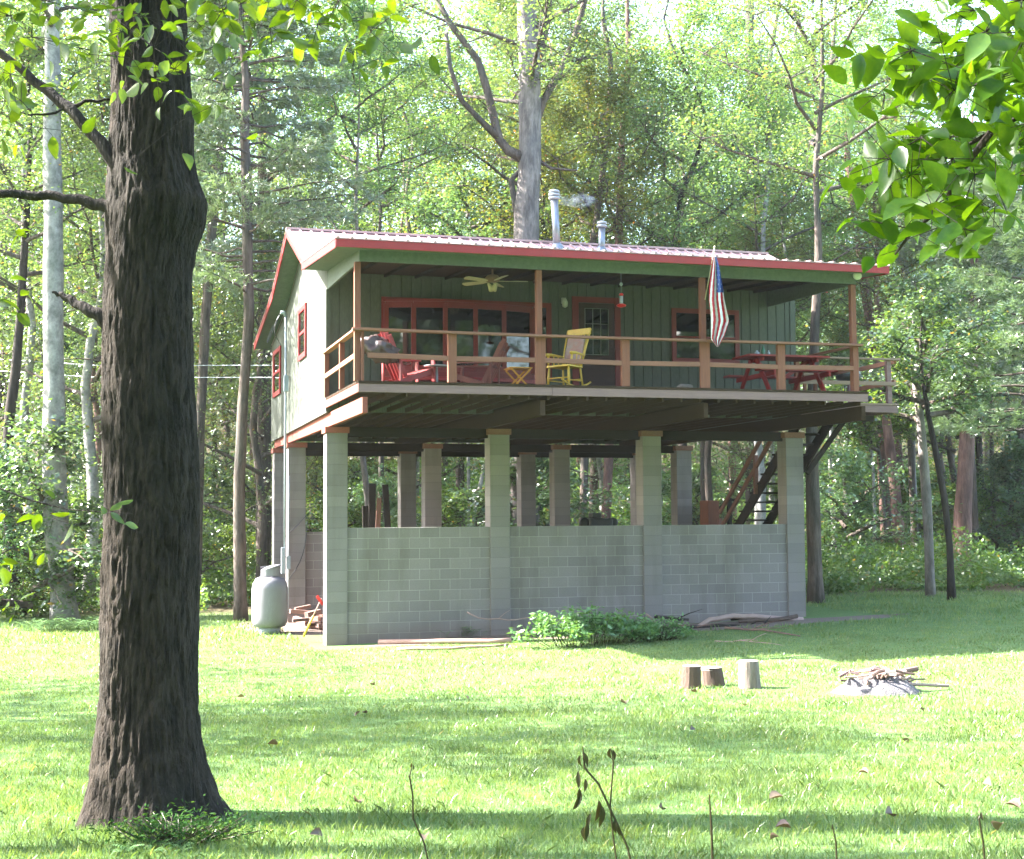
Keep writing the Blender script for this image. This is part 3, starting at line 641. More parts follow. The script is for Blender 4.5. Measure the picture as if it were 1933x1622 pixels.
# yellow rocking chair (faces the viewer's left)
def rocker(loc, rot):
    r = empty('rocking_chair', loc, 'yellow spindle-back rocking chair with a faded cushion near the door', 'rocking chair'); o = Vector(loc)
    def P(x, y, z): return o+Vector((x, y, z))
    y_ = M['yellow']
    for s in (-1, 1):
        mb = MB(); mb.tube([P(-.42+.84*t, s*.25, .03+.11*(2*t-1)**2) for t in [k/8 for k in range(9)]], .018, 8); mb.build('rocker', y_, r, smooth=True)
        mb = MB(); mb.tube([P(.20, s*.24, .05), P(.20, s*.235, .2), P(.19, s*.22, .40)], [.017, .026, .018], 8); mb.build('leg', y_, r, smooth=True)
        mb = MB(); mb.tube([P(-.22, s*.22, .06), P(-.18, s*.2, .38)], .018, 8); mb.build('leg', y_, r, smooth=True)
        mb = MB(); mb.tube([P(-.26, s*.24, .62), P(.05, s*.28, .64), P(.20, s*.28, .63)], [.018, .026, .03], 8)
        mb.tube([P(.17, s*.26, .41), P(.15, s*.275, .62)], [.016, .022], 8); mb.tube([P(.02, s*.25, .41), P(.0, s*.27, .62)], .011, 6); mb.tube([P(-.1, s*.24, .41), P(-.12, s*.265, .62)], .011, 6); mb.build('armrest', y_, r, smooth=True)
        mb = MB(); mb.tube([P(-.19, s*.21, .41), P(-.27, s*.24, .7), P(-.42, s*.27, 1.12)], [.02, .018, .015], 8); mb.build('back_post', y_, r, smooth=True)
    mb = MB(); mb.tube([P(.20, -.23, .19), P(.20, .23, .19)], .013, 6); mb.tube([P(-.2, -.2, .18), P(-.2, .2, .18)], .013, 6); mb.tube([P(.2, .22, .15), P(-.2, .2, .15)], .012, 6); mb.tube([P(.2, -.22, .15), P(-.2, -.2, .15)], .012, 6); mb.build('stretcher', y_, r, smooth=True)
    mb = MB(); mb.prism([(-.22+o.x, -.23+o.y), (.22+o.x, -.27+o.y), (.27+o.x, 0+o.y), (.22+o.x, .27+o.y), (-.22+o.x, .23+o.y)], 'Z', o.z+.385, o.z+.42); mb.build('seat', y_, r, bevel=.01)
    mb = MB()
    for k in range(7): q = -.19+k*.063; mb.tube([P(-.20, q*.95, .41), P(-.40, q*1.1, 1.04)], .009, 6)
    mb.build('spindle', y_, r)
    mb = MB(); mb.bar(P(-.415, -.27, 1.08), P(-.415, .27, 1.08), .028, .12); mb.build('headrest', y_, r, bevel=.008)
    cu = MB(); cu.bar(P(-.205, 0, .50), P(-.345, 0, .97), .40, .035, up=(1, 0, .3)); cu.build('cushion', M['cushion'], r, bevel=.015)
    r.rotation_euler.z = rot; return r
rocker((3.93, -2.72, DZ), R(213))
# flat stone
s_ = blob('stone', (6.06, -3.2, DZ+.045), (.15, .12, .05), M['stone'], .35, 1.5, 9, None, 3); tag(s_, 'flat grey stone lying on the deck left of the flag post', 'stone')
# picnic table
r = empty('picnic_table', (8.6, -2.1, DZ), 'long red-painted picnic table with attached benches at the right end of the porch', 'picnic table')
mb = MB()
for k in range(5): mb.bar((7.72, -2.42+k*.155, 5.50), (9.44, -2.42+k*.155, 5.50), .145, .04)
mb.build('tabletop', M['redchair'], r, bevel=.004)
for y in (-2.82, -1.42):
    mb = MB(); mb.bar((7.76, y, 5.19), (9.42, y, 5.19), .13, .04); mb.bar((7.76, y+.14, 5.19), (9.42, y+.14, 5.19), .13, .04); mb.build('bench', M['redchair'], r, bevel=.004)
for X in (8.0, 9.16):
    for s in (-1, 1):
        mb = MB(); mb.bar((X, -2.1+s*.12, 5.46), (X, -2.1+s*.68, DZ), .04, .10); mb.build('leg', M['redchair'], r, bevel=.004)
    mb = MB(); mb.bar((X+.045, -2.9, 5.125), (X+.045, -1.25, 5.125), .04, .09); mb.bar((X+.045, -2.42, 5.44), (X+.045, -1.8, 5.44), .04, .07); mb.bar((X, -2.1, 5.45), (X+(.5 if X < 8.5 else -.5), -2.1, 5.12), .035, .07); mb.build('brace', M['redchair'], r, bevel=.003)
def vessel(x, y, h, rr, mat, label, name, cat, group=None):
    mb = MB(); mb.lathe((x, y, 5.522), [(rr*.9, 0), (rr, .01), (rr, h*.6), (rr*.45, h*.78), (rr*.4, h)], 12); o = mb.build(name, mat, None, smooth=True); tag(o, label, cat, group)
vessel(8.02, -2.2, .10, .05, M['clear2'], 'short clear glass jar on the picnic table, left of the green bottle', 'jar', 'jar')
vessel(8.18, -2.15, .20, .04, M['clear'], 'green glass bottle standing on the red picnic table', 'bottle', 'bottle')
vessel(8.27, -2.2, .11, .03, M['clear2'], 'small white glass jar on the picnic table, right of the green bottle', 'jar', 'jar')
# grill on the landing
g = empty('barbecue_grill', (10.95, -.55, 4.74), 'black kettle barbecue with a pale lid standing on the side landing', 'grill')
mb = MB(); mb.lathe((10.95, -.55, 5.16), [(.07, 0), (.2, .06), (.25, .15), (.26, .22)], 22); mb.build('bowl', M['black'], g, smooth=True)
mb = MB(); mb.lathe((10.95, -.55, 5.385), [(.262, 0), (.25, .05), (.17, .11), (.03, .14)], 22); mb.build('lid', M['greymetal'], g, smooth=True)
for k in range(3):
    a = R(90+120*k); mb = MB(); mb.tube([(10.95+.12*math.cos(a), -.55+.12*math.sin(a), 5.2), (10.95+.24*math.cos(a), -.55+.24*math.sin(a), 4.745)], .011, 6); mb.build('leg', M['black'], g)
r = empty('wooden_stand', (10.2, -.2, 4.74), 'small rough wooden stand on the landing beside the grill', 'stand')
mb = MB(); mb.box((9.98, -.42, 5.36), (10.5, -.02, 5.41)); mb.build('tabletop', M['deckx'], r)
for x, y in ((10.02, -.38), (10.44, -.38), (10.02, -.06), (10.44, -.06)):
    mb = MB(); mb.box((x-.03, y-.03, 4.745), (x+.03, y+.03, 5.358)); mb.build('leg', M['postz'], r)
# flag on its pole
pa = at(1331, 566, 'Y', -3.60); pc = at(1349, 468, 'Y', -4.05); hs = pa.lerp(pc, .83)
fl = empty('flag', pa, 'American flag hanging limp from a pole on a porch post', 'flag')
mb = MB(); mb.tube([pa, pc], .011, 8); mb.lathe(pc, [(.01, 0), (.022, .015), (.01, .035)], 8); mb.build('flagpole', M['cream'], fl, smooth=True)
def edge(tbl, y):
    for (a, xa), (b, xb) in zip(tbl, tbl[1:]):
        if y <= b: return xa+(xb-xa)*(y-a)/(b-a)
    return tbl[-1][1]
LE = ((484, 1347), (500, 1344), (540, 1339), (566, 1338), (600, 1342), (640, 1342), (655, 1353)); RE = ((484, 1352), (500, 1357), (540, 1364), (566, 1367), (606, 1376), (632, 1368), (648, 1360), (655, 1356))
NU, NV = 52, 60; vs = []; fs = []; mi = []
for j in range(NV+1):
    yy = 484+(655-484)*j/NV; xl, xr = edge(LE, yy), edge(RE, yy)
    for i in range(NU+1):
        u = i/NU; xx = xl+(xr-xl)*u; dep = -3.98+.25*(j/NV)+.055*math.sin(u*14+j*.07)*min(1, j/14)
        vs.append(at(xx, yy, 'Y', dep))
for j in range(NV):
    for i in range(NU):
        fs.append((j*(NU+1)+i, j*(NU+1)+i+1, (j+1)*(NU+1)+i+1, (j+1)*(NU+1)+i))
        u = i/NU; t = j/NV; q = int((u-.28*(1-t)+.25)*7.0)
        m_ = 0 if q % 2 == 0 else 1
        if t < .40 and u > .55-.1*t:
            m_ = 2
            if (i*3+j*5) % 11 == 0 and j % 3 == 0: m_ = 1
        mi.append(m_)
mb = MB(); mb.v = [tuple(q) for q in vs]; mb.f = fs; mb.m = mi; fo = mb.build('flag_cloth', [M['redcloth'], M['whitecloth'], M['bluecloth']], fl, smooth=True)
so_ = fo.modifiers.new('thick', 'SOLIDIFY'); so_.thickness = .002

# ------------------------------------------------------------------ things under and round the house
# LP tank
P = ray_ground(509, 1196); tx, ty = P.x, P.y; tz = ground(tx, ty)
tk = empty('propane_tank', (tx, ty, tz), 'upright light grey propane tank beside the left piers', 'propane tank'); pm = px2m(P)
rr = 34*pm; hh = (1196-1098)*pm
mb = MB(); mb.lathe((tx, ty, tz+.12), [(rr*.55, 0), (rr*.85, .03), (rr*.98, .12), (rr, .22), (rr, hh-.28), (rr*.95, hh-.17), (rr*.78, hh-.06), (rr*.4, hh-.0), (.02, hh+.02)], 32); mb.build('body', M['tank'], tk, smooth=True)
mb = MB(); mb.lathe((tx, ty, tz-.02), [(rr*.62, 0), (rr*.62, .16)], 24); mb.build('foot_ring', M['greymetal'], tk, smooth=True)
mb = MB(); zc = tz+.12+hh-.01; n_ = 24; vs = []; fs = []
for k in range(n_+1):
    t = R(-160)+R(320)*k/n_; h2 = .14+.07*max(0, math.sin(t*.5+1))
    for r_ in (rr*.56, rr*.53):
        for z_ in (0, h2): vs.append((tx+r_*math.cos(t), ty+r_*math.sin(t), zc+z_))
for k in range(n_): a = k*4; b2 = a+4; fs += [(a, b2, b2+1, a+1), (a+2, a+3, b2+3, b2+2), (a+1, b2+1, b2+3, a+3), (a, a+2, b2+2, b2)]
mb.add(vs, fs); mb.build('collar', M['tank'], tk); mb = MB(); mb.lathe((tx+rr*.1, ty, zc+.17), [(rr*.55, 0), (rr*.5, .03), (.03, .055)], 20, mat=Matrix.Rotation(R(-14), 4, 'Y')); mb.build('cover', M['tank'], tk, smooth=True)
mb = MB(); mb.tube([(tx, ty, zc-.02), (tx, ty, zc+.1)], .03, 10); mb.build('valve', M['black'], tk)
# firewood heap at the left side
wood_heap = empty('firewood_heap', (.55, 3.6, 0), 'heap of split reddish firewood behind the left front pier', 'firewood'); mb = MB(); rnd = random.Random(3)
for k in range(34):
    L_ = rnd.uniform(.3, .5); c = Vector((.15+rnd.uniform(-.15, 1.2), 3.6+rnd.uniform(-.5, .5), .06+rnd.random()**1.5*.42)); a = rnd.uniform(0, 3.14); d = Vector((math.cos(a), math.sin(a), rnd.uniform(-.25, .25)))*L_/2
    mb.bar(c-d, c+d, rnd.uniform(.07, .13), rnd.uniform(.06, .11), k % 2)
mb.build('split_log', [M['sticks'], M['plank']], wood_heap)
# yellow tool leaning
a, b = at(573, 1202, 'Y', .9), at(607, 1130, 'Y', .45); a.z = max(a.z, ground(a.x, a.y)); 
r = empty('garden_tool', a, 'yellow-handled long tool leaning on the left front pier', 'tool')
mb = MB(); mb.tube([a, a.lerp(b, .55)], .022, 8); mb.build('grip', M['yellow'], r, smooth=True); mb = MB(); mb.tube([a.lerp(b, .55), b], .013, 8); mb.build('handle', M['sticks2'], r, smooth=True)
mb = MB(); mb.bar(b+Vector((-.09, 0, .05)), b+Vector((.03, 0, -.12)), .02, .06); mb.build('head', M['feedred'], r)
# slabs leaning under the house
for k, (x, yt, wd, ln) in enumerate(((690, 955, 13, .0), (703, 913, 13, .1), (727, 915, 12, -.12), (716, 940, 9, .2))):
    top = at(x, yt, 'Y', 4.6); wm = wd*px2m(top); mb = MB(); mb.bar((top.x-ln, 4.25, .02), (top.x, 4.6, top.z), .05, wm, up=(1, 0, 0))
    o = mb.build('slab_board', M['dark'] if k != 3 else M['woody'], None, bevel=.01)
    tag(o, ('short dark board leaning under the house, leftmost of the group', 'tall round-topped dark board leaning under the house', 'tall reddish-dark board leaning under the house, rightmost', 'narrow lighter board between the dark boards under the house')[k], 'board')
# dark machine under a cover
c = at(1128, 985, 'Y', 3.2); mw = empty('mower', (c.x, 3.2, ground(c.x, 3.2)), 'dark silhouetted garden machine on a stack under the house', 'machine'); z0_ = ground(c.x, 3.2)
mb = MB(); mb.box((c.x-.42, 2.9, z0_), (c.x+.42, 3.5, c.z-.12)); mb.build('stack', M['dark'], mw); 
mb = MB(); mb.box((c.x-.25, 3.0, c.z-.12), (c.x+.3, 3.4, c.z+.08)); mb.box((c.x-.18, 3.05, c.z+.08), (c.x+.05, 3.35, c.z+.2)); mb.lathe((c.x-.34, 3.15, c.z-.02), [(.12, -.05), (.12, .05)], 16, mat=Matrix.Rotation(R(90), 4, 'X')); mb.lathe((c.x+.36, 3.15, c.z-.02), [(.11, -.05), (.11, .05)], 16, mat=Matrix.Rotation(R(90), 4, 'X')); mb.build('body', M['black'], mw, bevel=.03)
# cabinet near the stairs and low rail
c = at(1340, 945, 'Y', 5.2); mb = MB(); mb.box((c.x-.14, 5.0, .2), (c.x+.16, 5.5, c.z)); o = mb.build('cabinet', M['postz'], None, bevel=.01); tag(o, 'narrow rusty brown cabinet under the house beside the right rear pier', 'cabinet')
r = empty('low_rail', (c.x+.5, 5.4, .2), 'dark low wooden rail at the foot of the stairs under the house', 'railing')
a = at(1330, 985, 'Y', 5.3); b = at(1375, 943, 'Y', 5.3); mb = MB(); mb.bar(a, b, .04, .05); mb.bar((b.x+.02, 5.3, .2), (b.x+.02, 5.3, b.z+.04), .1, .1); mb.bar((b.x+.02, 5.35, b.z), (b.x+.3, 5.35, b.z-.03), .05, .06); mb.build('rail', M['dark'], r)

# stumps
for k, (x, y, wp, hp, lb, mt) in enumerate(((1312, 1301, 36, 50, 'brown log stump, leftmost of the three standing on the lawn', 0), (1357, 1296, 40, 42, 'broad leaning log stump between the other two on the lawn', 0), (1425, 1301, 40, 60, 'tallest log stump with grey streaked bark, right of the other two', 1))):
    P = ray_ground(x, y); pm = px2m(P); rr = wp*pm/2; h_ = hp*pm-.04; st = empty('stump', (P.x, P.y+rr, ground(P.x, P.y)), lb, 'stump')
    c = Vector((P.x, P.y+rr, ground(P.x, P.y)-.02)); ln = (.01, -.04, -.02)[k]
    n_ = 40; vs = []; hs_ = [0, .1, .25, .4, .55, .7, .85, 1]
    for t in hs_:
        for i in range(n_):
            a = 2*math.pi*i/n_; q = rr*(1.06-.1*t)*(1+.06*noise.noise(Vector((math.cos(a)*3, math.sin(a)*3, k*5+t*.8)))+.03*noise.noise(Vector((math.cos(a)*14, math.sin(a)*14, t))))
            vs.append(c+Vector((q*math.cos(a)+ln*t, q*math.sin(a), t*h_)))
    mb = MB(); mb.add(vs, [(j*n_+i, j*n_+(i+1) % n_, (j+1)*n_+(i+1) % n_, (j+1)*n_+i) for j in range(len(hs_)-1) for i in range(n_)])
    mb.build('bark', surf('streaked_bark', (.30, .24, .21), (.10, .07, .06), 3, (9, 9, .8), .95, .9, .02) if mt else M['stump'], st)
    mb = MB(); tp = vs[-n_:]; mb.add([q+Vector((0, 0, -.03)) for q in tp]+[c+(q-c)*.985+Vector((0, 0, .008)) for q in tp], [tuple(range(n_, 2*n_))]+[(i, (i+1) % n_, n_+(i+1) % n_, n_+i) for i in range(n_)]); mb.build('cut_top', M['cut'], st)
# fire heap
P = ray_ground(1690, 1312); fx, fy = P.x, P.y+.35
hp = empty('campfire_heap', (fx, fy, ground(fx, fy)), 'heap of pale ash and short burnt sticks on the lawn', 'fire pit')
o = patch('ash', fx, fy, .62, .42, M['ash'], .01, 3, .20); o.parent = hp; o.location = -Vector(hp.location)
rnd = random.Random(12); mb = MB()
for k in range(60):
    a = rnd.uniform(0, 6.28); L_ = rnd.uniform(.1, .38); q = rnd.random(); c = Vector((fx+rnd.gauss(0, .22), fy+rnd.gauss(0, .14), ground(fx, fy)+.10+rnd.random()*.16)); d = Vector((math.cos(a), math.sin(a)*.6, rnd.uniform(-.35, .35)))*L_/2
    mb.tube([c-d, c+Vector((0, 0, rnd.uniform(-.03, .03))), c+d], [rnd.uniform(.006, .022)]*3, 6, k % 2)
c = Vector((fx, fy, ground(fx, fy)))
mb.tube([c+Vector((-.1, -.1, .2)), c+Vector((.5, -.05, .27))], .035, 8, 0); mb.tube([c+Vector((-.3, 0, .17)), c+Vector((.3, -.12, .24))], .03, 8, 1); mb.tube([c+Vector((.1, -.2, .12)), c+Vector((.9, -.1, .05))], .02, 8, 1)
mb.build('stick', [M['sticks'], M['sticks2']], hp)

# branches and boards at the foot of the wall
def stickobj(pts, r0, r1, mat, label, name='fallen_branch', cat='branch', group=None, forks=2, seed=1):
    rnd = random.Random(seed); mb = MB(); P_ = []
    for i in range(len(pts)-1):
        for t in (0, .33, .66): q = Vector(pts[i]).lerp(Vector(pts[i+1]), t); P_.append(q+Vector((rnd.gauss(0, .012), rnd.gauss(0, .012), rnd.gauss(0, .008))))
    P_.append(Vector(pts[-1])); n_ = len(P_); mb.tube(P_, [r0+(r1-r0)*i/(n_-1) for i in range(n_)], 8)
    for k in range(forks):
        i = rnd.randint(n_//3, n_-2); d = (P_[i+1]-P_[i]).normalized()+Vector((rnd.uniform(-.6, .6), rnd.uniform(-.6, .6), rnd.uniform(0, .6))); mb.tube([P_[i], P_[i]+d*.25, P_[i]+d*.5+Vector((0, 0, -.03))], [r0*.5, r0*.35, .004], 6)
    o = mb.build(name, mat, None, smooth=True); return tag(o, label, cat, group)
def G(x, y, dz=0): P = ray_ground(x, y); P.z += dz; return P
stickobj([at(881, 1156, 'Y', -.25), at(903, 1166, 'Y', -.3), at(960, 1172, 'Y', -.35), at(1010, 1165, 'Y', -.3), at(1045, 1153, 'Y', -.2)], .016, .010, M['sticks2'], 'pale curved branch bowed against the block wall', forks=1)
stickobj([G(715, 1217, .05), G(840, 1216, .05), G(965, 1214, .05)], .05, .045, M['plank'], 'long pale board lying at the foot of the wall', 'board', 'board', forks=0, seed=3)
stickobj([G(750, 1228, .03), G(850, 1227, .03), G(960, 1220, .03)], .03, .02, M['plank'], 'thin weathered pole in front of the long pale board', 'pole', 'pole', forks=0, seed=4)
LG = 'logs and branches piled by the right end of the wall'
stickobj([at(1300, 1196, 'Y', -.9), at(1340, 1170, 'Y', -.8), at(1385, 1163, 'Y', -.7), at(1440, 1166, 'Y', -.65), at(1515, 1170, 'Y', -.6)], .05, .055, M['sticks2'], 'thick pinkish log lying in front of the right pier', 'log', 'log', LG, 0, 5)
stickobj([at(1235, 1164, 'Y', -.5), at(1300, 1170, 'Y', -.5)], .035, .025, M['darkbark'], 'dark thin limb propped behind the fern patch', 'fallen_branch', 'branch', LG, 1, 6)
stickobj([at(1380, 1168, 'Y', -.45), at(1430, 1164, 'Y', -.5), at(1475, 1168, 'Y', -.5)], .045, .04, M['darkbark'], 'short dark log on top of the branch pile', 'log', 'log', LG, 0, 7)
stickobj([at(1220, 1160, 'Y', -.8), at(1240, 1176, 'Y', -.8), at(1255, 1184, 'Y', -.85)], .02, .015, M['sticks2'], 'short pale crooked stick beside the fern patch', 'fallen_branch', 'branch', LG, 0, 8)
stickobj([G(1370, 1190, .04), G(1440, 1193, .04), G(1510, 1203, .02)], .028, .012, M['sticks'], 'long brown branch lying in front of the log pile', 'fallen_branch', 'branch', LG, 2, 9)
stickobj([G(1350, 1212, .02), G(1400, 1213, .02), G(1445, 1216, .02)], .014, .006, M['sticks2'], 'thin forked twig on the grass below the log pile', 'fallen_branch', 'branch', LG, 3, 10)
stickobj([at(1420, 1178, 'Y', -.75), at(1470, 1176, 'Y', -.75), at(1512, 1178, 'Y', -.7)], .045, .04, M['sticks'], 'brown log at the bottom of the pile by the right pier', 'log', 'log', LG, 0, 11)
stickobj([at(1290, 1186, 'Y', -1.0), at(1350, 1182, 'Y', -1.0), at(1410, 1184, 'Y', -1.05), at(1500, 1187, 'Y', -.95)], .04, .03, M['darkbark'], 'dark brown limb lying along the front of the log pile', 'fallen_branch', 'branch', LG, 2, 14)
stickobj([at(1395, 1173, 'Y', -.95), at(1450, 1172, 'Y', -.9), at(1505, 1163, 'Y', -.85)], .035, .045, M['stump'], 'thick rough log slanting up at the right end of the pile', 'log', 'log', LG, 0, 15)
stickobj([at(1270, 1178, 'Y', -.8), at(1330, 1190, 'Y', -1.1), at(1395, 1196, 'Y', -1.2)], .022, .012, M['sticks'], 'slim reddish branch crossing the left end of the pile', 'fallen_branch', 'branch', LG, 3, 16)
stickobj([G(90, 1134, .05), G(200, 1127, .05)], .08, .06, M['sticks2'], 'fallen pale log lying behind the white-barked tree', 'log', 'log', None, 0, 13)

# ------------------------------------------------------------------ trees
rng = np.random.default_rng(5)
def broad_crown(name, seed, Hc, Rc, n, L, mats, nl=14):
    """crown: limbs + leaf clumps, base at z=0, height Hc, radius Rc"""
    rnd = random.Random(seed); rg = np.random.default_rng(seed); mb = MB(); cl = []
    for i in range(nl):
        t = (i+.5)/nl; z0 = Hc*t*.78; a = i*2.4+rnd.uniform(-.4, .4); Lm = Rc*(1-.55*t)*rnd.uniform(.75, 1.15)*(.75+.5*math.sin(math.pi*min(1, t+.25)))
        d = Vector((math.cos(a), math.sin(a), .25+.55*t)); p0 = Vector((0, 0, z0)); P_ = [p0]
        for k in range(1, 5):
            P_.append(p0+d*Lm*k/4+Vector((rnd.gauss(0, .12), rnd.gauss(0, .12), .05*k*k*Lm/4*.3)))
        r0 = .035+.05*(1-t); mb.tube(P_, [r0*(1-.2*k) for k in range(5)], 5, 1, False)
        for k in (1, 2, 3, 4):
            for s in range(3 if k > 1 else 1):
                dd = Vector((rnd.gauss(0, 1), rnd.gauss(0, 1), rnd.gauss(.2, .5))).normalized()*Lm*.35*rnd.uniform(.5, 1)
                e = P_[k]+dd; mb.tube([P_[k], P_[k]+dd*.5+Vector((0, 0, .05)), e], [r0*.35, r0*.22, .006], 4, 1, False); cl.append(e); cl.append(P_[k].lerp(e, .5))
    cl.append(Vector((0, 0, Hc*.85))); cl.append(Vector((0, 0, Hc*.95)))
    C = np.array(cl); w_ = rg.uniform(.3, 1.7, len(C)); w_ /= w_.sum(); idx = rg.choice(len(C), n, p=w_)
    sp = np.array([.42, .42, .24])*Rc*.27; P = C[idx]+rg.normal(size=(n, 3))*sp*rg.uniform(.6, 1.4, (n, 1))
    return join_np(name, leaf_quads(P, L, rg), mb, mats)
CR = [broad_crown('crown_mesh', 11, 11, 3.6, 20000, .12, [M['leafA'], M['bark']], 16),
      broad_crown('crown_mesh', 12, 13, 3.2, 20000, .12, [M['leafB'], M['bark']], 18),
      broad_crown('crown_mesh', 13, 9, 3.4, 16000, .12, [M['leafC'], M['bark']], 13),
      broad_crown('crown_mesh', 14, 12, 4.2, 24000, .12, [M['leafA'], M['bark']], 18)]
SP = [broad_crown('crown_mesh', 15, 11, 4.2, 6500, .15, [M['leafA'], M['bark']], 16), broad_crown('crown_mesh', 16, 12, 4.4, 7500, .14, [M['leafB'], M['bark']], 18)]
SH = [broad_crown('crown_mesh', 21, 3.2, 1.7, 5500, .11, [M['leafU'], M['bark']], 10),
      broad_crown('crown_mesh', 22, 4.5, 1.9, 7000, .12, [M['leafB'], M['bark']], 11),
      broad_crown('crown_mesh', 23, 2.2, 1.5, 4500, .10, [M['leafU'], M['bark']], 9)]
def needles(P, D, L, rg, per=15, wd=.02):
    """tufts of thin needle triangles at P pointing along D"""
    n = len(P); P = np.repeat(P, per, 0); D = np.repeat(D, per, 0); d = unit(D+rg.normal(size=D.shape)*.55); L = L*rg.uniform(.7, 1.2, (len(P), 1))
    s = unit(np.cross(d, rg.normal(size=d.shape)))*wd/2; tip = P+d*L; tip[:, 2] -= .15*L[:, 0]
    # quads so that they can share the leaf joiner
    return np.stack([P-s, P+s, tip+s*.3, tip-s*.3], 1).reshape(-1, 3)
def pine_crown(name, seed, Hc, Rc, nb, mats, tufts=46, L=.17):
    rnd = random.Random(seed); rg = np.random.default_rng(seed); mb = MB(); Ps = []; Ds = []
    for i in range(nb):
        t = (i+.5)/nb; z0 = Hc*t; a = rnd.uniform(0, 6.28); Lm = Rc*(1-.75*t)*rnd.uniform(.6, 1.1)+.3
        d = Vector((math.cos(a), math.sin(a), .12)); p0 = Vector((0, 0, z0)); P_ = [p0+d*Lm*k/5+Vector((0, 0, -.05*Lm*(k/5)**2+rnd.gauss(0, .04))) for k in range(6)]
        mb.tube(P_, [.035*(1-.16*k) for k in range(6)], 4, 1, False)
        sd_ = Vector((-d.y, d.x, 0))
        for k in range(tufts):
            u = rnd.uniform(.25, 1.0)**.8; i0 = min(4, int(u*5)); c = P_[i0].lerp(P_[i0+1], u*5-i0); s = rnd.uniform(-1, 1); off = sd_*s*Lm*.34*(1.15-u*.7)+Vector((0, 0, rnd.gauss(0, .07)))+d*abs(s)*.25
            Ps.append(c+off); Ds.append(d*.8+sd_*s*.8+Vector((0, 0, .35)))
    return join_np(name, needles(np.array(Ps), np.array(Ds), L, rg), mb, mats)
PC = [pine_crown('crown_mesh', 31, 9, 3.4, 90, [M['needle'], M['bark']], 80), pine_crown('crown_mesh', 32, 7, 2.6, 60, [M['needle'], M['bark']], 70)]

def tree(name, path, Y, bark_, label, cat='tree', crown=None, cz=None, cs=1, ch=None, top=None, group=None, limbs=(), base=True):
    """path: [(px, py, width px)] from the top down, at depth Y; the last point is the foot"""
    pts = [(at(x, y, 'Y', Y), w_) for x, y, w_ in path][::-1]
    f_ = pts[0][0]; gz_ = ground(f_.x, Y)
    if base and f_.z > gz_+.05:
        d = (pts[0][0]-pts[1][0]); d = d/abs(d.z) if d.z else Vector((0, 0, -1)); q = pts[0][0]+d*(f_.z-gz_+.1); q.x = f_.x+(q.x-f_.x)*.6; q.y = Y; pts = [(q, pts[0][1]*1.12)]+pts
    else: pts[0] = (Vector((f_.x, Y, gz_-.1)), pts[0][1])
    P_ = [p for p, _ in pts]; R_ = [w_*px2m(p)/2 for p, w_ in pts]
    if top:
        d = (P_[-1]-P_[-2]).normalized(); d = (d+Vector((0, 0, 1.5))).normalized(); z = P_[-1].z; k = 1; base_r = R_[-1]; p0 = P_[-1]
        for k in range(1, 5): P_.append(p0+d*((top-z)*k/4)+Vector((.1*math.sin(k*2+Y), 0, 0))); R_.append(base_r*(1-.21*k))
    # resample
    Q = []; RR = []
    for i in range(len(P_)-1):
        ns = max(2, int((P_[i+1]-P_[i]).length/.5))
        for k in range(ns): Q.append(P_[i].lerp(P_[i+1], k/ns)); RR.append(R_[i]+(R_[i+1]-R_[i])*k/ns)
    Q.append(P_[-1]); RR.append(R_[-1]); RR[0] *= 1.28; RR[1] *= 1.08
    loc = Vector((P_[0].x, Y, gz_)); r = empty(name, loc, label, cat, group)
    mb = MB(); mb.tube(Q, RR, 14, 0, True, .22, Y); mb.build('trunk', bark_, r, smooth=True)
    for lp in limbs:
        lq = [at(x, y, 'Y', Y+dy) for x, y, w_, dy in lp]; lr = [w_*px2m(p)/2 for (x, y, w_, dy), p in zip(lp, lq)]
        mb = MB(); mb.tube(lq, lr, 8, 0, True, .15, Y); mb.build('limb', M['bark'], r, smooth=True)
    if crown is not None:
        zc = cz if cz is not None else 6
        xs_ = [q for q in Q if q.z >= zc]; b0 = xs_[0] if xs_ else Q[-1]
        o = obj_of('crown', crown, r, Vector((b0.x, b0.y, zc))-loc); o.rotation_euler.z = random.uniform(0, 6.28); o.scale = (cs, cs, ch or cs)
    return r
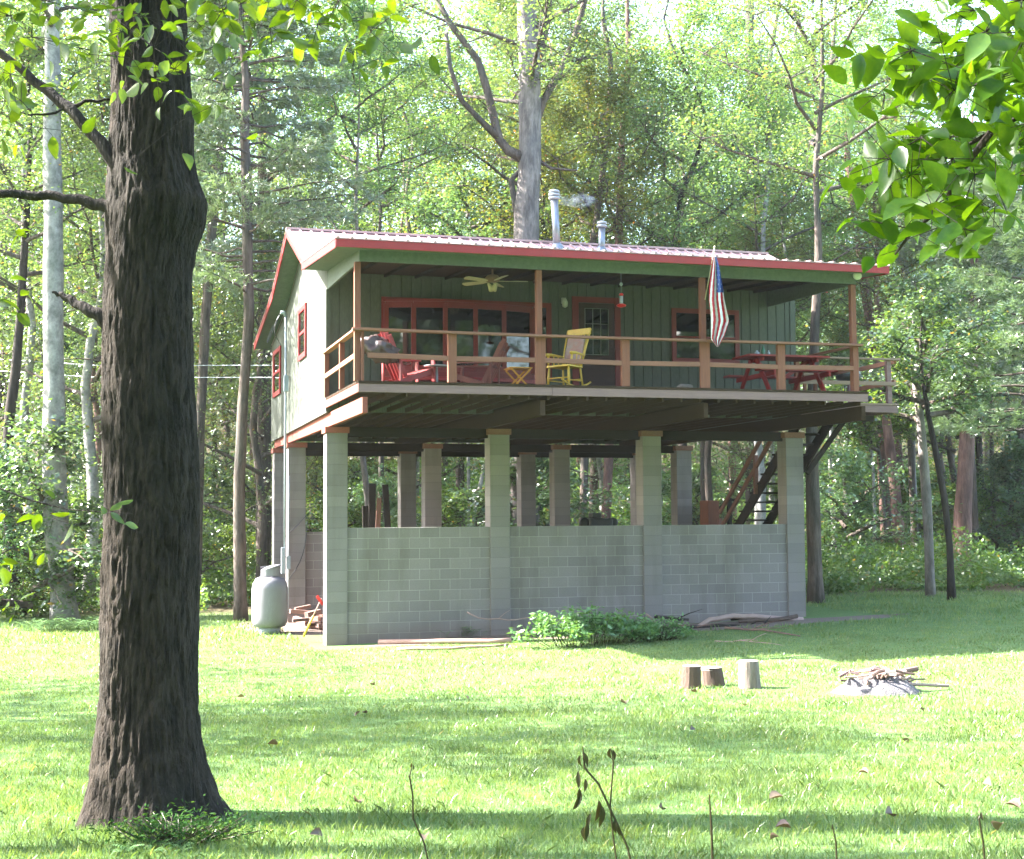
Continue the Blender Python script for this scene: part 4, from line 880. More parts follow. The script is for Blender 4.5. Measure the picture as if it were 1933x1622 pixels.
# --- big oak in the foreground
OB = ray_ground(288, 1548); OY = OB.y
def oak():
    L_ = [(0, 212), (100, 213), (200, 214), (300, 209), (345, 206), (400, 201), (500, 202), (600, 196), (800, 195), (1000, 196), (1200, 192), (1300, 189), (1400, 180), (1470, 168), (1510, 158), (1545, 145), (1570, 120)]
    R_ = [(0, 350), (100, 352), (200, 359), (300, 362), (345, 374), (380, 387), (420, 383), (470, 366), (520, 360), (600, 362), (720, 366), (900, 375), (1050, 373), (1150, 371), (1300, 372), (1400, 381), (1470, 395), (1510, 408), (1545, 428), (1570, 450)]
    r = empty('oak_tree', (OB.x, OY, ground(OB.x, OY)), 'large rough-barked dark oak in the left foreground', 'tree')
    na = 200; ys = list(range(1570, -1, -7))+[-60, -160, -300, -500]; vs = []
    for y in ys:
        yc = max(0, y); a, b = edge(L_, yc), edge(R_, yc)
        if y < 0: m_ = (a+b)/2-y*.0; hw = (b-a)/2*(1+y/1500); a, b = m_-hw+y*.02, m_+hw+y*.02
        pa_, pb_ = at(a, y, 'Y', OY), at(b, y, 'Y', OY); c = (pa_+pb_)/2; rad = (pb_-pa_).length/2
        for k in range(na):
            t = 2*math.pi*k/na; ct, st_ = math.cos(t), math.sin(t)
            w1 = noise.noise(Vector((ct*4, st_*4, c.z*5)))*.9; q = Vector((ct*9.5+w1, st_*9.5+w1, c.z*2.6)); n1 = noise.noise(q); brk = max(0, noise.noise(Vector((ct*8, st_*8, c.z*11)))-.25); n2 = noise.noise(Vector((ct*22, st_*22, c.z*7))); n3 = noise.noise(Vector((ct*2.2, st_*2.2, c.z*1.3)))
            ridge = min(1, abs(n1)*4.5); rr_ = rad-.004+.014*ridge+.011*n2+.02*n3-.03*brk
            if y > 1440: rr_ *= 1+.10*(y-1440)/130*math.cos(t*5+1)
            vs.append(c+Vector((ct*rr_*(b-a)/(b-a), st_*rr_, 0)))
    mb = MB(); nr = len(ys); mb.add(vs, [(j*na+i, j*na+(i+1) % na, (j+1)*na+(i+1) % na, (j+1)*na+i) for j in range(nr-1) for i in range(na)]); mb.build('trunk', M['oakbark'], r, smooth=True)
    lim = [[(262, 372, 26, -.12), (235, 335, 25, -.1), (190, 270, 24, 0), (130, 205, 22, .1), (80, 165, 19, .2), (20, 115, 16, .3), (-120, 0, 13, .5), (-300, -80, 8, .7)],
           [(235, 408, 30, -.05), (205, 392, 24, 0), (150, 378, 20, .05), (90, 370, 18, .1), (0, 367, 16, .1), (-150, 385, 12, .2), (-300, 420, 6, .3)],
           [(215, 620, 34, 0), (190, 597, 26, 0), (155, 580, 20, .05), (130, 565, 16, .1), (112, 556, 9, .12), (98, 552, 4, .12)],
           [(130, 205, 9, .1), (160, 192, 7, .1), (210, 188, 4, .1)], [(130, 205, 5, .1), (80, 218, 4, .1), (30, 213, 3, .1)],
           [(380, -20, 26, -.4), (480, -60, 16, -.6), (640, -50, 10, -.9), (800, -20, 5, -1.1)], [(150, -120, 16, -.5), (300, -30, 10, -1.2), (420, 20, 6, -1.4)]]
    for lp in lim:
        lq = [at(x, y, 'Y', OY+dy) for x, y, w_, dy in lp]; lr = [w_*px2m(p)/2 for (x, y, w_, dy), p in zip(lp, lq)]; Q = []; RR = []
        for i in range(len(lq)-1):
            for k in range(4): Q.append(lq[i].lerp(lq[i+1], k/4)+Vector((0, 0, .008*math.sin(i*7+k*2)))); RR.append(lr[i]+(lr[i+1]-lr[i])*k/4)
        Q.append(lq[-1]); RR.append(lr[-1]); mb = MB(); mb.tube(Q, RR, 10, 0, True, .2, 3); mb.build('branch', M['darkbark'], r, smooth=True)
    for (dx, dy, hz, s) in ((.6, -.3, 8.0, 1.0), (3.2, 2.6, 9.0, .8), (-2.8, 1.2, 8.2, .75)):
        o = obj_of('crown', SP[1], r, (dx, dy, hz)); o.scale = (s, s, .7); o.rotation_euler.z = dx
    return r
OAK = oak()
def shaped_leaves(items, name, mat, parent, fold=.18):
    rq = random.Random(len(items))
    """items: (pos, dir, normal, length, width ratio): pointed oval leaf of 2x5 faces folded on the midrib"""
    prof = [(0, 0), (.12, .55), (.35, 1), (.6, .92), (.82, .5), (1, 0)]; mb = MB()
    for P, d, nn, L_, wr in items:
        d = d.normalized(); s = d.cross(nn).normalized(); nn = s.cross(d); vs = []
        dr_, tw_ = rq.uniform(.02, .38), rq.uniform(-.12, .12)
        for t, w_ in prof:
            c = P+d*(t*L_)-nn*(dr_*L_*t*t)+s*(tw_*L_*math.sin(t*3.1)); h_ = w_*L_*wr/2
            vs += [c-s*h_+nn*h_*fold*2, c, c+s*h_+nn*h_*fold*2]
        fs = []
        for i in range(5):
            a = i*3; fs += [(a, a+1, a+4, a+3), (a+1, a+2, a+5, a+4)]
        mb.add(vs, fs)
    return mb.build(name, mat, parent, smooth=True)
rn = random.Random(44)
def spray(cx_, cy_, dist, n, L_, tw, items, spread=.1):
    c = CAM+ray(cx_, cy_)*dist
    for k in range(n):
        a = rn.uniform(0, 6.28); d = _r2*math.cos(a)+_u2*(math.sin(a)*.8-.25)+_fw*rn.uniform(-.9, .9)
        nn = Vector((rn.gauss(0, .5), rn.gauss(0, .5), 1)).normalized() if rn.random() < .6 else Vector((rn.gauss(0, 1), rn.gauss(0, 1), rn.gauss(0, 1))).normalized()
        P = c+Vector((rn.gauss(0, spread), rn.gauss(0, spread), rn.gauss(0, spread*.8))); items.append((P, d, nn, L_*rn.uniform(.7, 1.2), rn.uniform(.36, .6)))
        tw.tube([c, P], [.0018, .001], 4)
# oak foliage, top left
items = []; tw = MB(); od = (OB-CAM).dot(_fw)
for (x, y, n_) in ((20, 30, 9), (60, 70, 6), (20, 140, 7), (10, 190, 5), (40, 190, 3), (110, 20, 7), (150, 90, 4), (190, 30, 7), (230, 60, 5), (270, 30, 8), (290, 90, 7), (320, 60, 7), (250, 110, 4), (330, 130, 6), (300, 150, 4), (370, 40, 8), (400, 90, 5), (420, 20, 9), (460, 60, 7), (390, 150, 4), (420, 170, 3), (350, 190, 2), (480, 20, 8), (510, 50, 6), (560, 25, 7), (600, 45, 6), (640, 40, 6), (650, 90, 5), (690, 30, 6), (700, 60, 5), (740, 60, 4), (800, 92, 3), (560, 0, 8), (480, -10, 9), (380, 0, 9), (180, -10, 9), (80, 0, 8), (640, 0, 8), (15, 250, 3), (60, 240, 2), (340, 230, 2), (5, 330, 3)):
    spray(x, y, od*rn.uniform(.72, .98), int(n_*1.8), .106, tw, items, .12)
shaped_leaves(items, 'foliage', M['oakleaf'], OAK); tw.build('twig', M['darkbark'], OAK)
items = []; tw = MB()
for (x, y, n_) in ((60, 570, 3), (20, 560, 4), (75, 965, 3), (100, 980, 3), (200, 967, 3), (240, 970, 2), (10, 1000, 4), (20, 1080, 4), (0, 1130, 5), (35, 1140, 4), (15, 1060, 3), (30, 450, 3)): spray(x, y, od*.8, n_, .09, tw, items, .06)
tw.tube([CAM+ray(-60, 900)*od*.8, CAM+ray(60, 945)*od*.8, CAM+ray(130, 962)*od*.8, CAM+ray(250, 970)*od*.8], [.006, .005, .004, .002], 5)
ls = empty('sapling', CAM+ray(-60, 1160)*od*.8, 'small leafy sapling twigs reaching in at the left edge', 'sapling'); shaped_leaves(items, 'leaves', M['oakleaf'], ls); tw.build('twig', M['darkbark'], ls)
# right foreground bough
items = []; tw = MB()
for (x, y, n_) in ((1655, 110, 4), (1690, 150, 4), (1720, 95, 6), (1740, 130, 7), (1790, 80, 8), (1820, 110, 9), (1860, 60, 9), (1900, 30, 10), (1880, 90, 10), (1760, 190, 6), (1800, 170, 8), (1850, 160, 9), (1910, 130, 10), (1930, 180, 9), (1890, 210, 8), (1670, 180, 3), (1700, 270, 6), (1740, 260, 6), (1680, 300, 5), (1790, 260, 6), (1830, 240, 6), (1870, 270, 6), (1920, 270, 7), (1720, 330, 7), (1640, 355, 4), (1680, 350, 6), (1760, 320, 7), (1800, 300, 7), (1840, 330, 7), (1880, 350, 6), (1720, 390, 6), (1760, 390, 6), (1800, 400, 6), (1850, 380, 5), (1710, 430, 4), (1700, 470, 2), (1770, 430, 3), (1820, 430, 2), (1940, 60, 9), (1950, 230, 9), (1940, 330, 6), (1840, 20, 6), (1930, 0, 9)):
    spray(x, y, 4.5+rn.uniform(-.5, .5), int(n_*1.7), .115, tw, items, .065)
bp_ = empty('leafy_bough', CAM+ray(2050, 120)*4.5, 'dense leafy bough hanging into the top right corner', 'branch')
for pts in (((2100, 0), (1960, 60), (1860, 110), (1760, 140), (1670, 130)), ((2100, 120), (1960, 200), (1870, 250), (1780, 300), (1700, 350), (1650, 365)), ((1870, 250), (1810, 330), (1780, 390), (1720, 440), (1690, 480)), ((1860, 110), (1830, 170), (1770, 200))):
    tw.tube([CAM+ray(x, y)*(4.5+.1*i) for i, (x, y) in enumerate(pts)], [.012-.002*i for i in range(len(pts))], 6)
shaped_leaves(items, 'leaves', M['nearleaf'], bp_); tw.build('twig', M['darkbark'], bp_)

# --- distinguishable trees behind
tree('birch_tree', [(98, -40, 26), (100, 250, 34), (101, 450, 36), (101, 620, 38), (102, 850, 42), (106, 1000, 46), (118, 1110, 46), (124, 1168, 50)], ray_ground(124, 1168).y, M['palebark'], 'smooth pale grey trunk standing left of the big oak', crown=CR[1], cz=14, cs=.85, top=24)
tree('forest_tree', [(38, 600, 16), (30, 700, 18), (18, 780, 18), (12, 900, 19), (22, 1050, 20), (36, 1150, 24)], 11, M['darkbark'], 'thin dark leaning tree at the far left edge', crown=CR[0], cz=8.5, cs=.8, top=17)
tree('pine_tree', [(462, 250, 17), (466, 400, 19), (470, 600, 20), (458, 760, 20), (452, 900, 21), (452, 1080, 23), (455, 1172, 26)], ray_ground(455, 1172).y, M['bark'], 'slender brown pine trunk just left of the propane tank', crown=PC[0], cz=7.8, cs=1.0, top=17)
tree('forest_tree', [(498, 350, 24), (500, 500, 26), (500, 700, 27), (498, 900, 28), (498, 1060, 30)], 14, M['bark'], 'grey trunk close behind the left rear corner of the cabin', crown=CR[0], cz=11, cs=.9, top=19)
tree('forest_tree', [(408, 370, 16), (398, 450, 17), (388, 600, 18), (378, 800, 18), (370, 1100, 20)], 12, M['bark'], 'thin leaning trunk half hidden behind the big oak', crown=CR[1], cz=11, cs=.75, top=18)
pop = tree('poplar_tree', [(992, -60, 34), (996, 60, 38), (1000, 180, 42), (1000, 290, 44), (994, 400, 48), (992, 480, 50), (990, 800, 54), (990, 1060, 60)], 14, M['poplarbark'], 'tall grey poplar rising behind the roof with upswept limbs', crown=CR[3], cz=15, cs=1.1, top=27,
     limbs=[[(988, 298, 24, 0), (960, 285, 20, .1), (942, 262, 18, .2), (920, 170, 15, .3), (903, 115, 13, .4), (850, 45, 11, .5), (815, -20, 9, .6)], [(942, 262, 14, .2), (900, 220, 12, 0), (872, 190, 11, -.1), (850, 130, 9, -.2), (842, 60, 7, -.3)],
            [(1010, 235, 17, 0), (1026, 190, 15, .1), (1055, 140, 13, .2), (1082, 80, 12, .3), (1102, 10, 11, .4), (1120, -60, 9, .4)], [(1008, 130, 18, 0), (1025, 90, 16, 0), (1036, 20, 14, 0), (1040, -40, 12, 0)], [(1012, 300, 8, 0), (1040, 318, 6, -.3), (1090, 322, 4, -.6)], [(985, 320, 10, .1), (965, 340, 12, .1), (975, 400, 14, .2), (985, 470, 16, .2)]])
tree('forest_tree', [(1139, 40, 8), (1153, 116, 9), (1150, 205, 10), (1141, 300, 11), (1128, 400, 12), (1117, 470, 13), (1105, 800, 14), (1100, 1040, 16)], 17, M['bark'], 'dark slender tree behind the short stove pipe', crown=CR[2], cz=10.5, cs=.9, top=21)
tree('forest_tree', [(1183, -20, 8), (1187, 113, 10), (1175, 239, 12), (1170, 375, 14), (1168, 470, 15), (1150, 850, 17), (1142, 1010, 18)], 18, M['redbark'], 'pinkish sunlit thin trunk right of the short stove pipe', crown=CR[0], cz=10.5, cs=.9, top=22)
tree('forest_tree', [(1313, 215, 13), (1316, 290, 14), (1322, 370, 15), (1325, 480, 15), (1330, 900, 16)], 26, M['bark'], 'short-topped trunk behind the middle of the roof', crown=CR[1], cz=9, cs=1.0, top=19)
tree('forest_tree', [(1416, -10, 15), (1415, 100, 16), (1420, 205, 18), (1421, 350, 19), (1420, 480, 20), (1418, 900, 22)], 25, M['bark'], 'thick straight trunk right of the flag above the roof', crown=CR[0], cz=10, cs=1.1, top=24, limbs=[[(1426, 240, 12, 0), (1445, 150, 10, 0), (1462, 60, 8, 0), (1475, -20, 7, 0)]])
tree('forest_tree', [(1500, 20, 7), (1530, 110, 9), (1557, 200, 12), (1555, 300, 14), (1545, 420, 15), (1540, 480, 15), (1536, 800, 17)], 24, M['redbark'], 'forked pinkish tree above the right end of the roof', crown=CR[1], cz=9.5, cs=.9, top=22, limbs=[[(1558, 200, 9, 0), (1572, 100, 8, 0), (1578, 0, 6, 0)], [(1556, 230, 8, 0), (1515, 130, 7, 0), (1495, 40, 5, 0)]])
tree('forest_tree', [(1545, 480, 14), (1538, 620, 17), (1532, 800, 22), (1533, 900, 24), (1536, 1000, 25), (1540, 1138, 28)], ray_ground(1539, 1138).y, M['bark'], 'straight grey-brown trunk just right of the right front pier', crown=CR[3], cz=10, cs=.75, top=17)
tree('forest_tree', [(1600, 300, 12), (1630, 520, 17), (1650, 660, 18), (1662, 780, 19), (1672, 1000, 20)], 17, M['redbark'], 'leaning brown trunk behind the right porch post', crown=CR[0], cz=11, cs=.85, top=18)
tree('birch_tree', [(1700, 380, 11), (1709, 520, 13), (1716, 640, 14), (1718, 740, 14), (1722, 900, 15), (1727, 1030, 15)], 19, M['palebark'], 'white-barked slim trunk right of the landing rail', crown=CR[1], cz=13, cs=.8, top=19)
tree('forest_tree', [(1567, 860, 8), (1569, 930, 10), (1574, 990, 10), (1580, 1045, 12)], 19, M['palebark'], 'short pale trunk between the pier tree and the brush', crown=SH[1], cz=5.5, cs=1.2, top=9)
for k, (pth, Y, bk, lb) in enumerate(([[(1648, 880, 5), (1651, 961, 6), (1652, 1060, 7)], 16, 'palebark', 'very thin whitish sapling stem in front of the brush'], [[(1660, 860, 6), (1666, 920, 7), (1676, 1060, 8)], 16, 'bark', 'very thin grey sapling stem beside the whitish one'])):
    tree('young_tree', pth, Y, M[bk], lb, 'sapling', crown=SH[0], cz=4.5, cs=1.0, top=7)
tree('forest_tree', [(1672, 780, 18), (1682, 861, 20), (1690, 930, 21), (1700, 1045, 22)], 14, M['redbark'], 'reddish leaning trunk third right of the cabin', crown=CR[2], cz=8, cs=.7, top=14)
tree('forest_tree', [(1715, 780, 10), (1720, 860, 12), (1722, 930, 12), (1728, 1025, 12)], 18, M['bark'], 'thin grey trunk behind the spotted grey one', crown=CR[1], cz=9, cs=.6, top=14)
tree('forest_tree', [(1734, 760, 14), (1741, 836, 16), (1748, 927, 17), (1753, 1027, 17), (1756, 1126, 16)], ray_ground(1756, 1126).y, M['poplarbark'], 'spotted pale grey trunk left of the crooked black one', crown=SH[0], cz=4.6, cs=1.0, top=7.5)
tree('forest_tree', [(1752, 780, 9), (1766, 850, 11), (1782, 940, 12), (1793, 1030, 12), (1797, 1134, 14)], ray_ground(1797, 1134).y, M['darkbark'], 'crooked almost black thin trunk at the edge of the lawn', crown=SH[1], cz=4.6, cs=.9, top=8)
tree('pine_tree', [(1835, 650, 22), (1830, 760, 26), (1824, 850, 29), (1818, 960, 31), (1817, 1080, 34)], 11.5, M['redbark'], 'stout reddish pine with pale boughs at the right', crown=PC[0], cz=5.6, cs=.95, ch=1.0, top=16)
tree('forest_tree', [(1836, 870, 10), (1840, 960, 11), (1843, 1065, 13)], 14, M['bark'], 'slim trunk close behind the stout pine', crown=CR[2], cz=8, cs=.5, top=12)
tree('forest_tree', [(1846, 800, 12), (1851, 900, 13), (1853, 1000, 14)], 19, M['darkbark'], 'dark trunk in the brush right of the stout pine', crown=CR[0], cz=10, cs=.7, top=15)
tree('forest_tree', [(1870, 780, 8), (1874, 900, 9), (1877, 1030, 10)], 17, M['bark'], 'thin bare grey stem right of the stout pine', crown=SH[1], cz=6.5, cs=1.1, top=11)
tree('forest_tree', [(1904, 780, 10), (1903, 850, 11), (1900, 925, 12)], 27, M['darkbark'], 'distant dark trunk near the right edge', crown=CR[1], cz=10, cs=.8, top=17)
tree('pine_tree', [(1936, 700, 13), (1928, 800, 15), (1920, 940, 16), (1916, 1030, 17)], 15, M['bark'], 'leaning brown pine at the right edge', crown=PC[1], cz=6.5, cs=1.2, top=15)
tree('forest_tree', [(680, 700, 11), (684, 860, 11), (694, 940, 12), (700, 1040, 13)], 13, M['poplarbark'], 'pale leaning stem seen between the left piers under the house', crown=CR[1], cz=11, cs=.7, top=16)
tree('forest_tree', [(716, 700, 10), (720, 860, 10), (718, 1040, 12)], 16, M['bark'], 'straight grey stem seen beneath the house right of the pale leaning one', crown=CR[0], cz=12, cs=.7, top=17)
tree('forest_tree', [(982, 750, 26), (978, 870, 28), (976, 1050, 32)], 16.5, M['redbark'], 'thick reddish trunk seen under the house beside the second pier', crown=CR[0], cz=13, cs=.8, top=18)
tree('birch_tree', [(884, 780, 5), (884, 870, 6), (886, 1040, 7)], 21, M['palebark'], 'thin white stem seen under the house left of the second pier', crown=SH[1], cz=10, cs=1.3, top=15)
tree('forest_tree', [(930, 800, 6), (910, 900, 7), (890, 1010, 9)], 20, M['palebark'], 'slanting pale stem seen under the house by the second pier', crown=SH[0], cz=6, cs=1.1, top=9)
tree('forest_tree', [(1432, 800, 12), (1430, 880, 13), (1432, 1040, 14)], 18, M['palebark'], 'pale trunk seen behind the stair handrail', crown=CR[2], cz=9, cs=.6, top=14)
tree('pine_tree', [(1985, 600, 26), (1975, 900, 30), (1970, 1120, 34)], 5, M['redbark'], 'pine standing just outside the right edge whose pale boughs reach into view', crown=PC[0], cz=4.4, cs=1.25, ch=1.05, top=16)
# --- further forest, individually, from shared meshes
proto_tr = []
for k, bk in enumerate(('bark', 'palebark', 'redbark', 'darkbark')):
    mb = MB(); rnd = random.Random(k+60); hgt = 19; P_ = [Vector((.25*noise.noise(Vector((k*7, t*.25, 0)))*t*.35, .2*noise.noise(Vector((k*7, 5, t*.3)))*t*.3, t-.3)) for t in [i*hgt/16 for i in range(17)]]
    mb.tube(P_, [.17*(1-.85*i/16)+(.05 if i == 0 else 0) for i in range(17)], 9, 0, True, .2, k); o = mb.build('trunk', M[bk], None, smooth=True); proto_tr.append(o.data); bpy.data.objects.remove(o)
rnd = random.Random(99); placed = []
def blocked(x, y): return (-4.5 < x < 15 and y < 11.5) or (3 < x < 24 and abs(y-(9.5-.467*(x-20))) < 3.5) or (-24 < x < -1 and abs(y-(4.5-.467*x)) < 5.5)
k = 0; tries = 0
while k < 80 and tries < 5000:
    tries += 1; u = rnd.uniform(-60, 1990); Y = 12+rnd.random()**.8*46; p = at(u, 900, 'Y', Y); x = p.x
    if blocked(x, Y) or any((x-a)**2+(Y-b)**2 < 5.5 for a, b in placed): continue
    placed.append((x, Y)); z = ground(x, Y); sc = rnd.uniform(.8, 1.15)
    r = empty('forest_tree', (x, Y, z), 'one of the many slender leafy trees massed in the woods behind the cabin', 'tree', 'trees massed in the woods behind the cabin'); r.scale = (sc, sc, sc); r.rotation_euler = (rnd.gauss(0, .025), rnd.gauss(0, .025), rnd.uniform(0, 6.28))
    obj_of('trunk', proto_tr[rnd.choice((0, 0, 1, 2, 3))], r)
    hi = (2.2, 4.5, 8.0)[k % 3]
    o = obj_of('crown', rnd.choice(CR), r, (0, 0, hi)); o.scale = (.85, .85, rnd.uniform(.9, 1.1)); k += 1
for i, (u, Y, hi, sc) in enumerate(((870, 30, 9, 1.25), (960, 34, 10, 1.3), (1050, 29, 9, 1.2), (1120, 36, 11, 1.3), (1240, 31, 9, 1.25), (1380, 35, 10, 1.3), (1490, 30, 9, 1.25), (1600, 34, 10, 1.25), (1700, 31, 8, 1.2), (700, 33, 9, 1.3), (780, 29, 8, 1.2))):
    x = at(u, 900, 'Y', Y).x; r = empty('forest_tree', (x, Y, ground(x, Y)), 'one of the many slender leafy trees massed in the woods behind the cabin', 'tree', 'trees massed in the woods behind the cabin'); r.rotation_euler.z = i*1.3; r.scale = (sc,)*3
    obj_of('trunk', proto_tr[i % 3], r); o = obj_of('crown', CR[i % 2], r, (0, 0, hi-.5))
# trees beside the lawn on the left (outside the frame, they shade the lawn) and on the right
k = 0
for (x, y) in ((-17, -3), (-24, -7), (-21, -15), (-27, 4), (-34, -8), (-32, 11), (-15, -20), (-22, 16), (-12, -8), (-11.5, -14.5), (-18, -17)):
    r = empty('forest_tree', (x, y, ground(x, y)), 'one of the tall leafy trees bordering the lawn on its left side', 'tree', 'trees bordering the lawn on the left'); sc = rnd.uniform(.9, 1.2); r.scale = (sc,)*3; r.rotation_euler.z = rnd.uniform(0, 6.28)
    obj_of('trunk', proto_tr[k % 4], r); o = obj_of('crown', SP[k % 2], r, (0, 0, 5+rnd.uniform(0, 3))); o.scale = (1.05, 1.05, .95); k += 1
for (x, y, hi) in ((19, -12, 6), (22, -4, 7)):
    r = empty('forest_tree', (x, y, ground(x, y)), 'one of the leafy trees bordering the lawn on its right side', 'tree', 'trees bordering the lawn on the right'); r.rotation_euler.z = rnd.uniform(0, 6.28)
    obj_of('trunk', proto_tr[k % 4], r); obj_of('crown', CR[k % 4], r, (0, 0, hi)); k += 1
# shrubs and saplings along the forest edge
SHL = []
for i in range(58):
    for _ in range(60):
        u = rnd.uniform(-60, 1990); Y = 9.5+rnd.random()**1.3*22; x = at(u, 900, 'Y', Y).x
        if not ((-4.5 < x < 15 and Y < 13) or (x > 14 and Y < 11)): break
    r = empty('shrub', (x, Y, ground(x, Y)), 'one of the green understory shrubs along the woodland edge', 'shrub', 'shrubs along the woodland edge'); sc = rnd.uniform(.7, 1.25); r.scale = (sc,)*3; r.rotation_euler.z = rnd.uniform(0, 6.28)
    mb_ = None; obj_of('foliage', SH[i % 3], r, (0, 0, .1))
# far woods, one mass
def far_woods(name, pts_fn, n, L, seed, mats, trunks):
    rg = np.random.default_rng(seed); P, mb = pts_fn(rg, n, trunks)
    me = join_np(name, leaf_quads(P, L, rg, flat=.2), mb, mats); o = obj_of(name, me); tag(o, kind='stuff'); return o
def back_pts(rg, n, trunks):
    nc = 2600; cx_ = rg.uniform(-45, 85, nc); cy_ = rg.uniform(52, 110, nc); cz_ = np.array([ground(a, b) for a, b in zip(cx_, cy_)])+rg.uniform(0, 38, nc)
    idx = rg.integers(0, nc, n); P = np.stack([cx_[idx], cy_[idx], cz_[idx]], 1)+rg.normal(size=(n, 3))*np.array([1.6, 1.6, 1.1]); mb = MB()
    for i in range(trunks):
        x, y = rg.uniform(-45, 85), rg.uniform(48, 90); z = ground(x, y); mb.tube([(x, y, z-1), (x+rg.normal()*.4, y, z+8), (x+rg.normal()*.8, y, z+17)], [.22, .16, .05], 6, 1, False)
    return P, mb
far_woods('far_woods', back_pts, 520000, .25, 71, [M['leafA'], M['bark']], 130)
def front_pts(rg, n, trunks):
    nc = 500; cx_ = rg.uniform(-60, 45, nc); cy_ = rg.uniform(-70, -40, nc); cz_ = np.array([ground(a, b) for a, b in zip(cx_, cy_)])+rg.uniform(0, 19, nc)
    idx = rg.integers(0, nc, n); P = np.stack([cx_[idx], cy_[idx], cz_[idx]], 1)+rg.normal(size=(n, 3))*np.array([1.8, 1.8, 1.3]); mb = MB()
    for i in range(trunks):
        x, y = rg.uniform(-60, 45), rg.uniform(-70, -42); z = ground(x, y); mb.tube([(x, y, z-1), (x+rg.normal()*.4, y, z+9), (x+rg.normal()*.8, y, z+18)], [.25, .18, .05], 6, 1, False)
    return P, mb
far_woods('woods_across_lawn', front_pts, 80000, .85, 72, [M['leafB'], M['bark']], 50)
# undergrowth
def undergrowth():
    rg = np.random.default_rng(8); n = 260000; y = 5.0+rg.random(n)**2.1*48
    sx = rg.uniform(-100, 2030, n); lx = np.array([at(a, 900, 'Y', b).x for a, b in zip(sx, y)])
    keep = ~((lx > -1.5) & (lx < 12.5) & (y < 12.0)) & ~((lx < 0) & (y < 10.5+.8*np.sin(lx*1.3))) & ~((lx > 11) & (y < 5.6+.5*np.sin(lx*1.7)))
    lx, y = lx[keep], y[keep]; nn = np.array([noise.noise(Vector((a*.45, b*.45, 1))) for a, b in zip(lx, y)]); hh_ = np.clip(.5+nn*1.2, .1, 1.5)*np.where(lx > 11, 1.45, .9)
    z = np.array([ground(a, b) for a, b in zip(lx, y)])+rg.random(len(lx))**.7*hh_
    P = np.stack([lx, y, z], 1); me = join_np('undergrowth', leaf_quads(P, .12+.004*np.maximum(0, y-10), rg, flat=.3), None, [M['leafU']]); tag(obj_of('undergrowth', me), kind='stuff')
undergrowth()
# fern patch, fern by the birch, weeds
def ferns(name, cx_, cy_, rx, ry, n, h, label, seed, cat='plant', mat='fern'):
    rg = np.random.default_rng(seed); rd = random.Random(seed); V = []; z0 = ground(cx_, cy_); r = empty(name, (cx_, cy_, z0), label, cat)
    for i in range(n):
        a = rd.uniform(0, 6.28); q = math.sqrt(rd.random()); x, y = cx_+rx*q*math.cos(a), cy_+ry*q*math.sin(a); b = rd.uniform(0, 6.28); L_ = h*rd.uniform(.6, 1.25)*(1.15-.5*q); d = Vector((math.cos(b), math.sin(b), 0)); s = Vector((-d.y, d.x, 0)); p0 = Vector((x, y, ground(x, y)))
        for k in range(9):
            t = (k+1)/9; c = p0+d*(L_*.75*t)+Vector((0, 0, L_*(.95*t-.45*t*t*1.25))); w_ = L_*.26*math.sin(math.pi*(.15+.8*t))
            for sg in (-1, 1):
                e = c+s*sg*w_+d*w_*.3-Vector((0, 0, w_*.2)); V += [c-d*.01, c.lerp(e, .4)-d*.032*L_, e, c.lerp(e, .5)+d*.045*L_]
    Q = np.array([tuple(v_) for v_ in V])-np.array([cx_, cy_, z0]); obj_of('frond', join_np(name, Q, None, [M[mat]]), r); return r
def clump(name, cx_, cy_, rx, ry, rz, n, L, label, seed, mat='fern'):
    rg = np.random.default_rng(seed); rd = random.Random(seed); z0 = ground(cx_, cy_); r = empty(name, (cx_, cy_, z0), label, 'plant'); ns = 70; tp = []; mb = MB()
    for i in range(ns):
        a = rd.uniform(0, 6.28); q = math.sqrt(rd.random()); x, y = rx*q*math.cos(a), ry*q*math.sin(a); h_ = rz*(1-.55*q*q)*rd.uniform(.7, 1.15); lx_, ly_ = x+rd.gauss(0, .12)+x*.15, y+rd.gauss(0, .08)
        tp.append((lx_, ly_, h_)); mb.tube([(cx_+x*.8, cy_+y*.8, z0), (cx_+lx_, cy_+ly_, z0+h_)], [.006, .003], 4, 1)
    T = np.array(tp); idx = rg.integers(0, ns, n); t = rg.uniform(.45, 1.05, n)[:, None]; P = T[idx]*np.array([1, 1, 0])+np.stack([np.zeros(n), np.zeros(n), T[idx][:, 2]*t[:, 0]], 1)+rg.normal(size=(n, 3))*np.array([.11, .09, .035])
    mb2 = MB(); mb2.v = [(x-cx_, y-cy_, z-z0) for x, y, z in mb.v]; mb2.f = mb.f; mb2.m = mb.m
    obj_of('foliage', join_np(name, leaf_quads(P, L, rg, flat=.5, aspect=.42), mb2, [M[mat], M['withered']]), r); return r
P = ray_ground(1120, 1222); clump('fern_patch', P.x, P.y+.35, 1.1, .38, .66, 3600, .11, 'lush light green fern clump against the middle of the block wall', 3)
P = ray_ground(1240, 1212); clump('fern_patch', P.x, P.y+.2, .55, .28, .42, 1100, .09, 'smaller drying fern clump right of the large clump', 4)
P = ray_ground(350, 1592); clump('weed_clump', P.x-.05, P.y, .3, .2, .16, 1800, .032, 'leafy dark weeds crowding the right foot of the big oak', 17, 'weed')
P = ray_ground(870, 1203); ferns('weed_clump', P.x, P.y, .5, .12, 30, .5, 'wispy light green weeds before the wall left of the second pier', 5)
P = ray_ground(120, 1190); ferns('fern_patch', P.x, P.y, .9, .4, 60, .75, 'fern clump at the foot of the pale grey trunk', 6)
P = ray_ground(270, 1612); ferns('weed_clump', P.x, P.y, .3, .15, 60, .13, 'low grassy weeds before the middle of the big oak foot', 7)
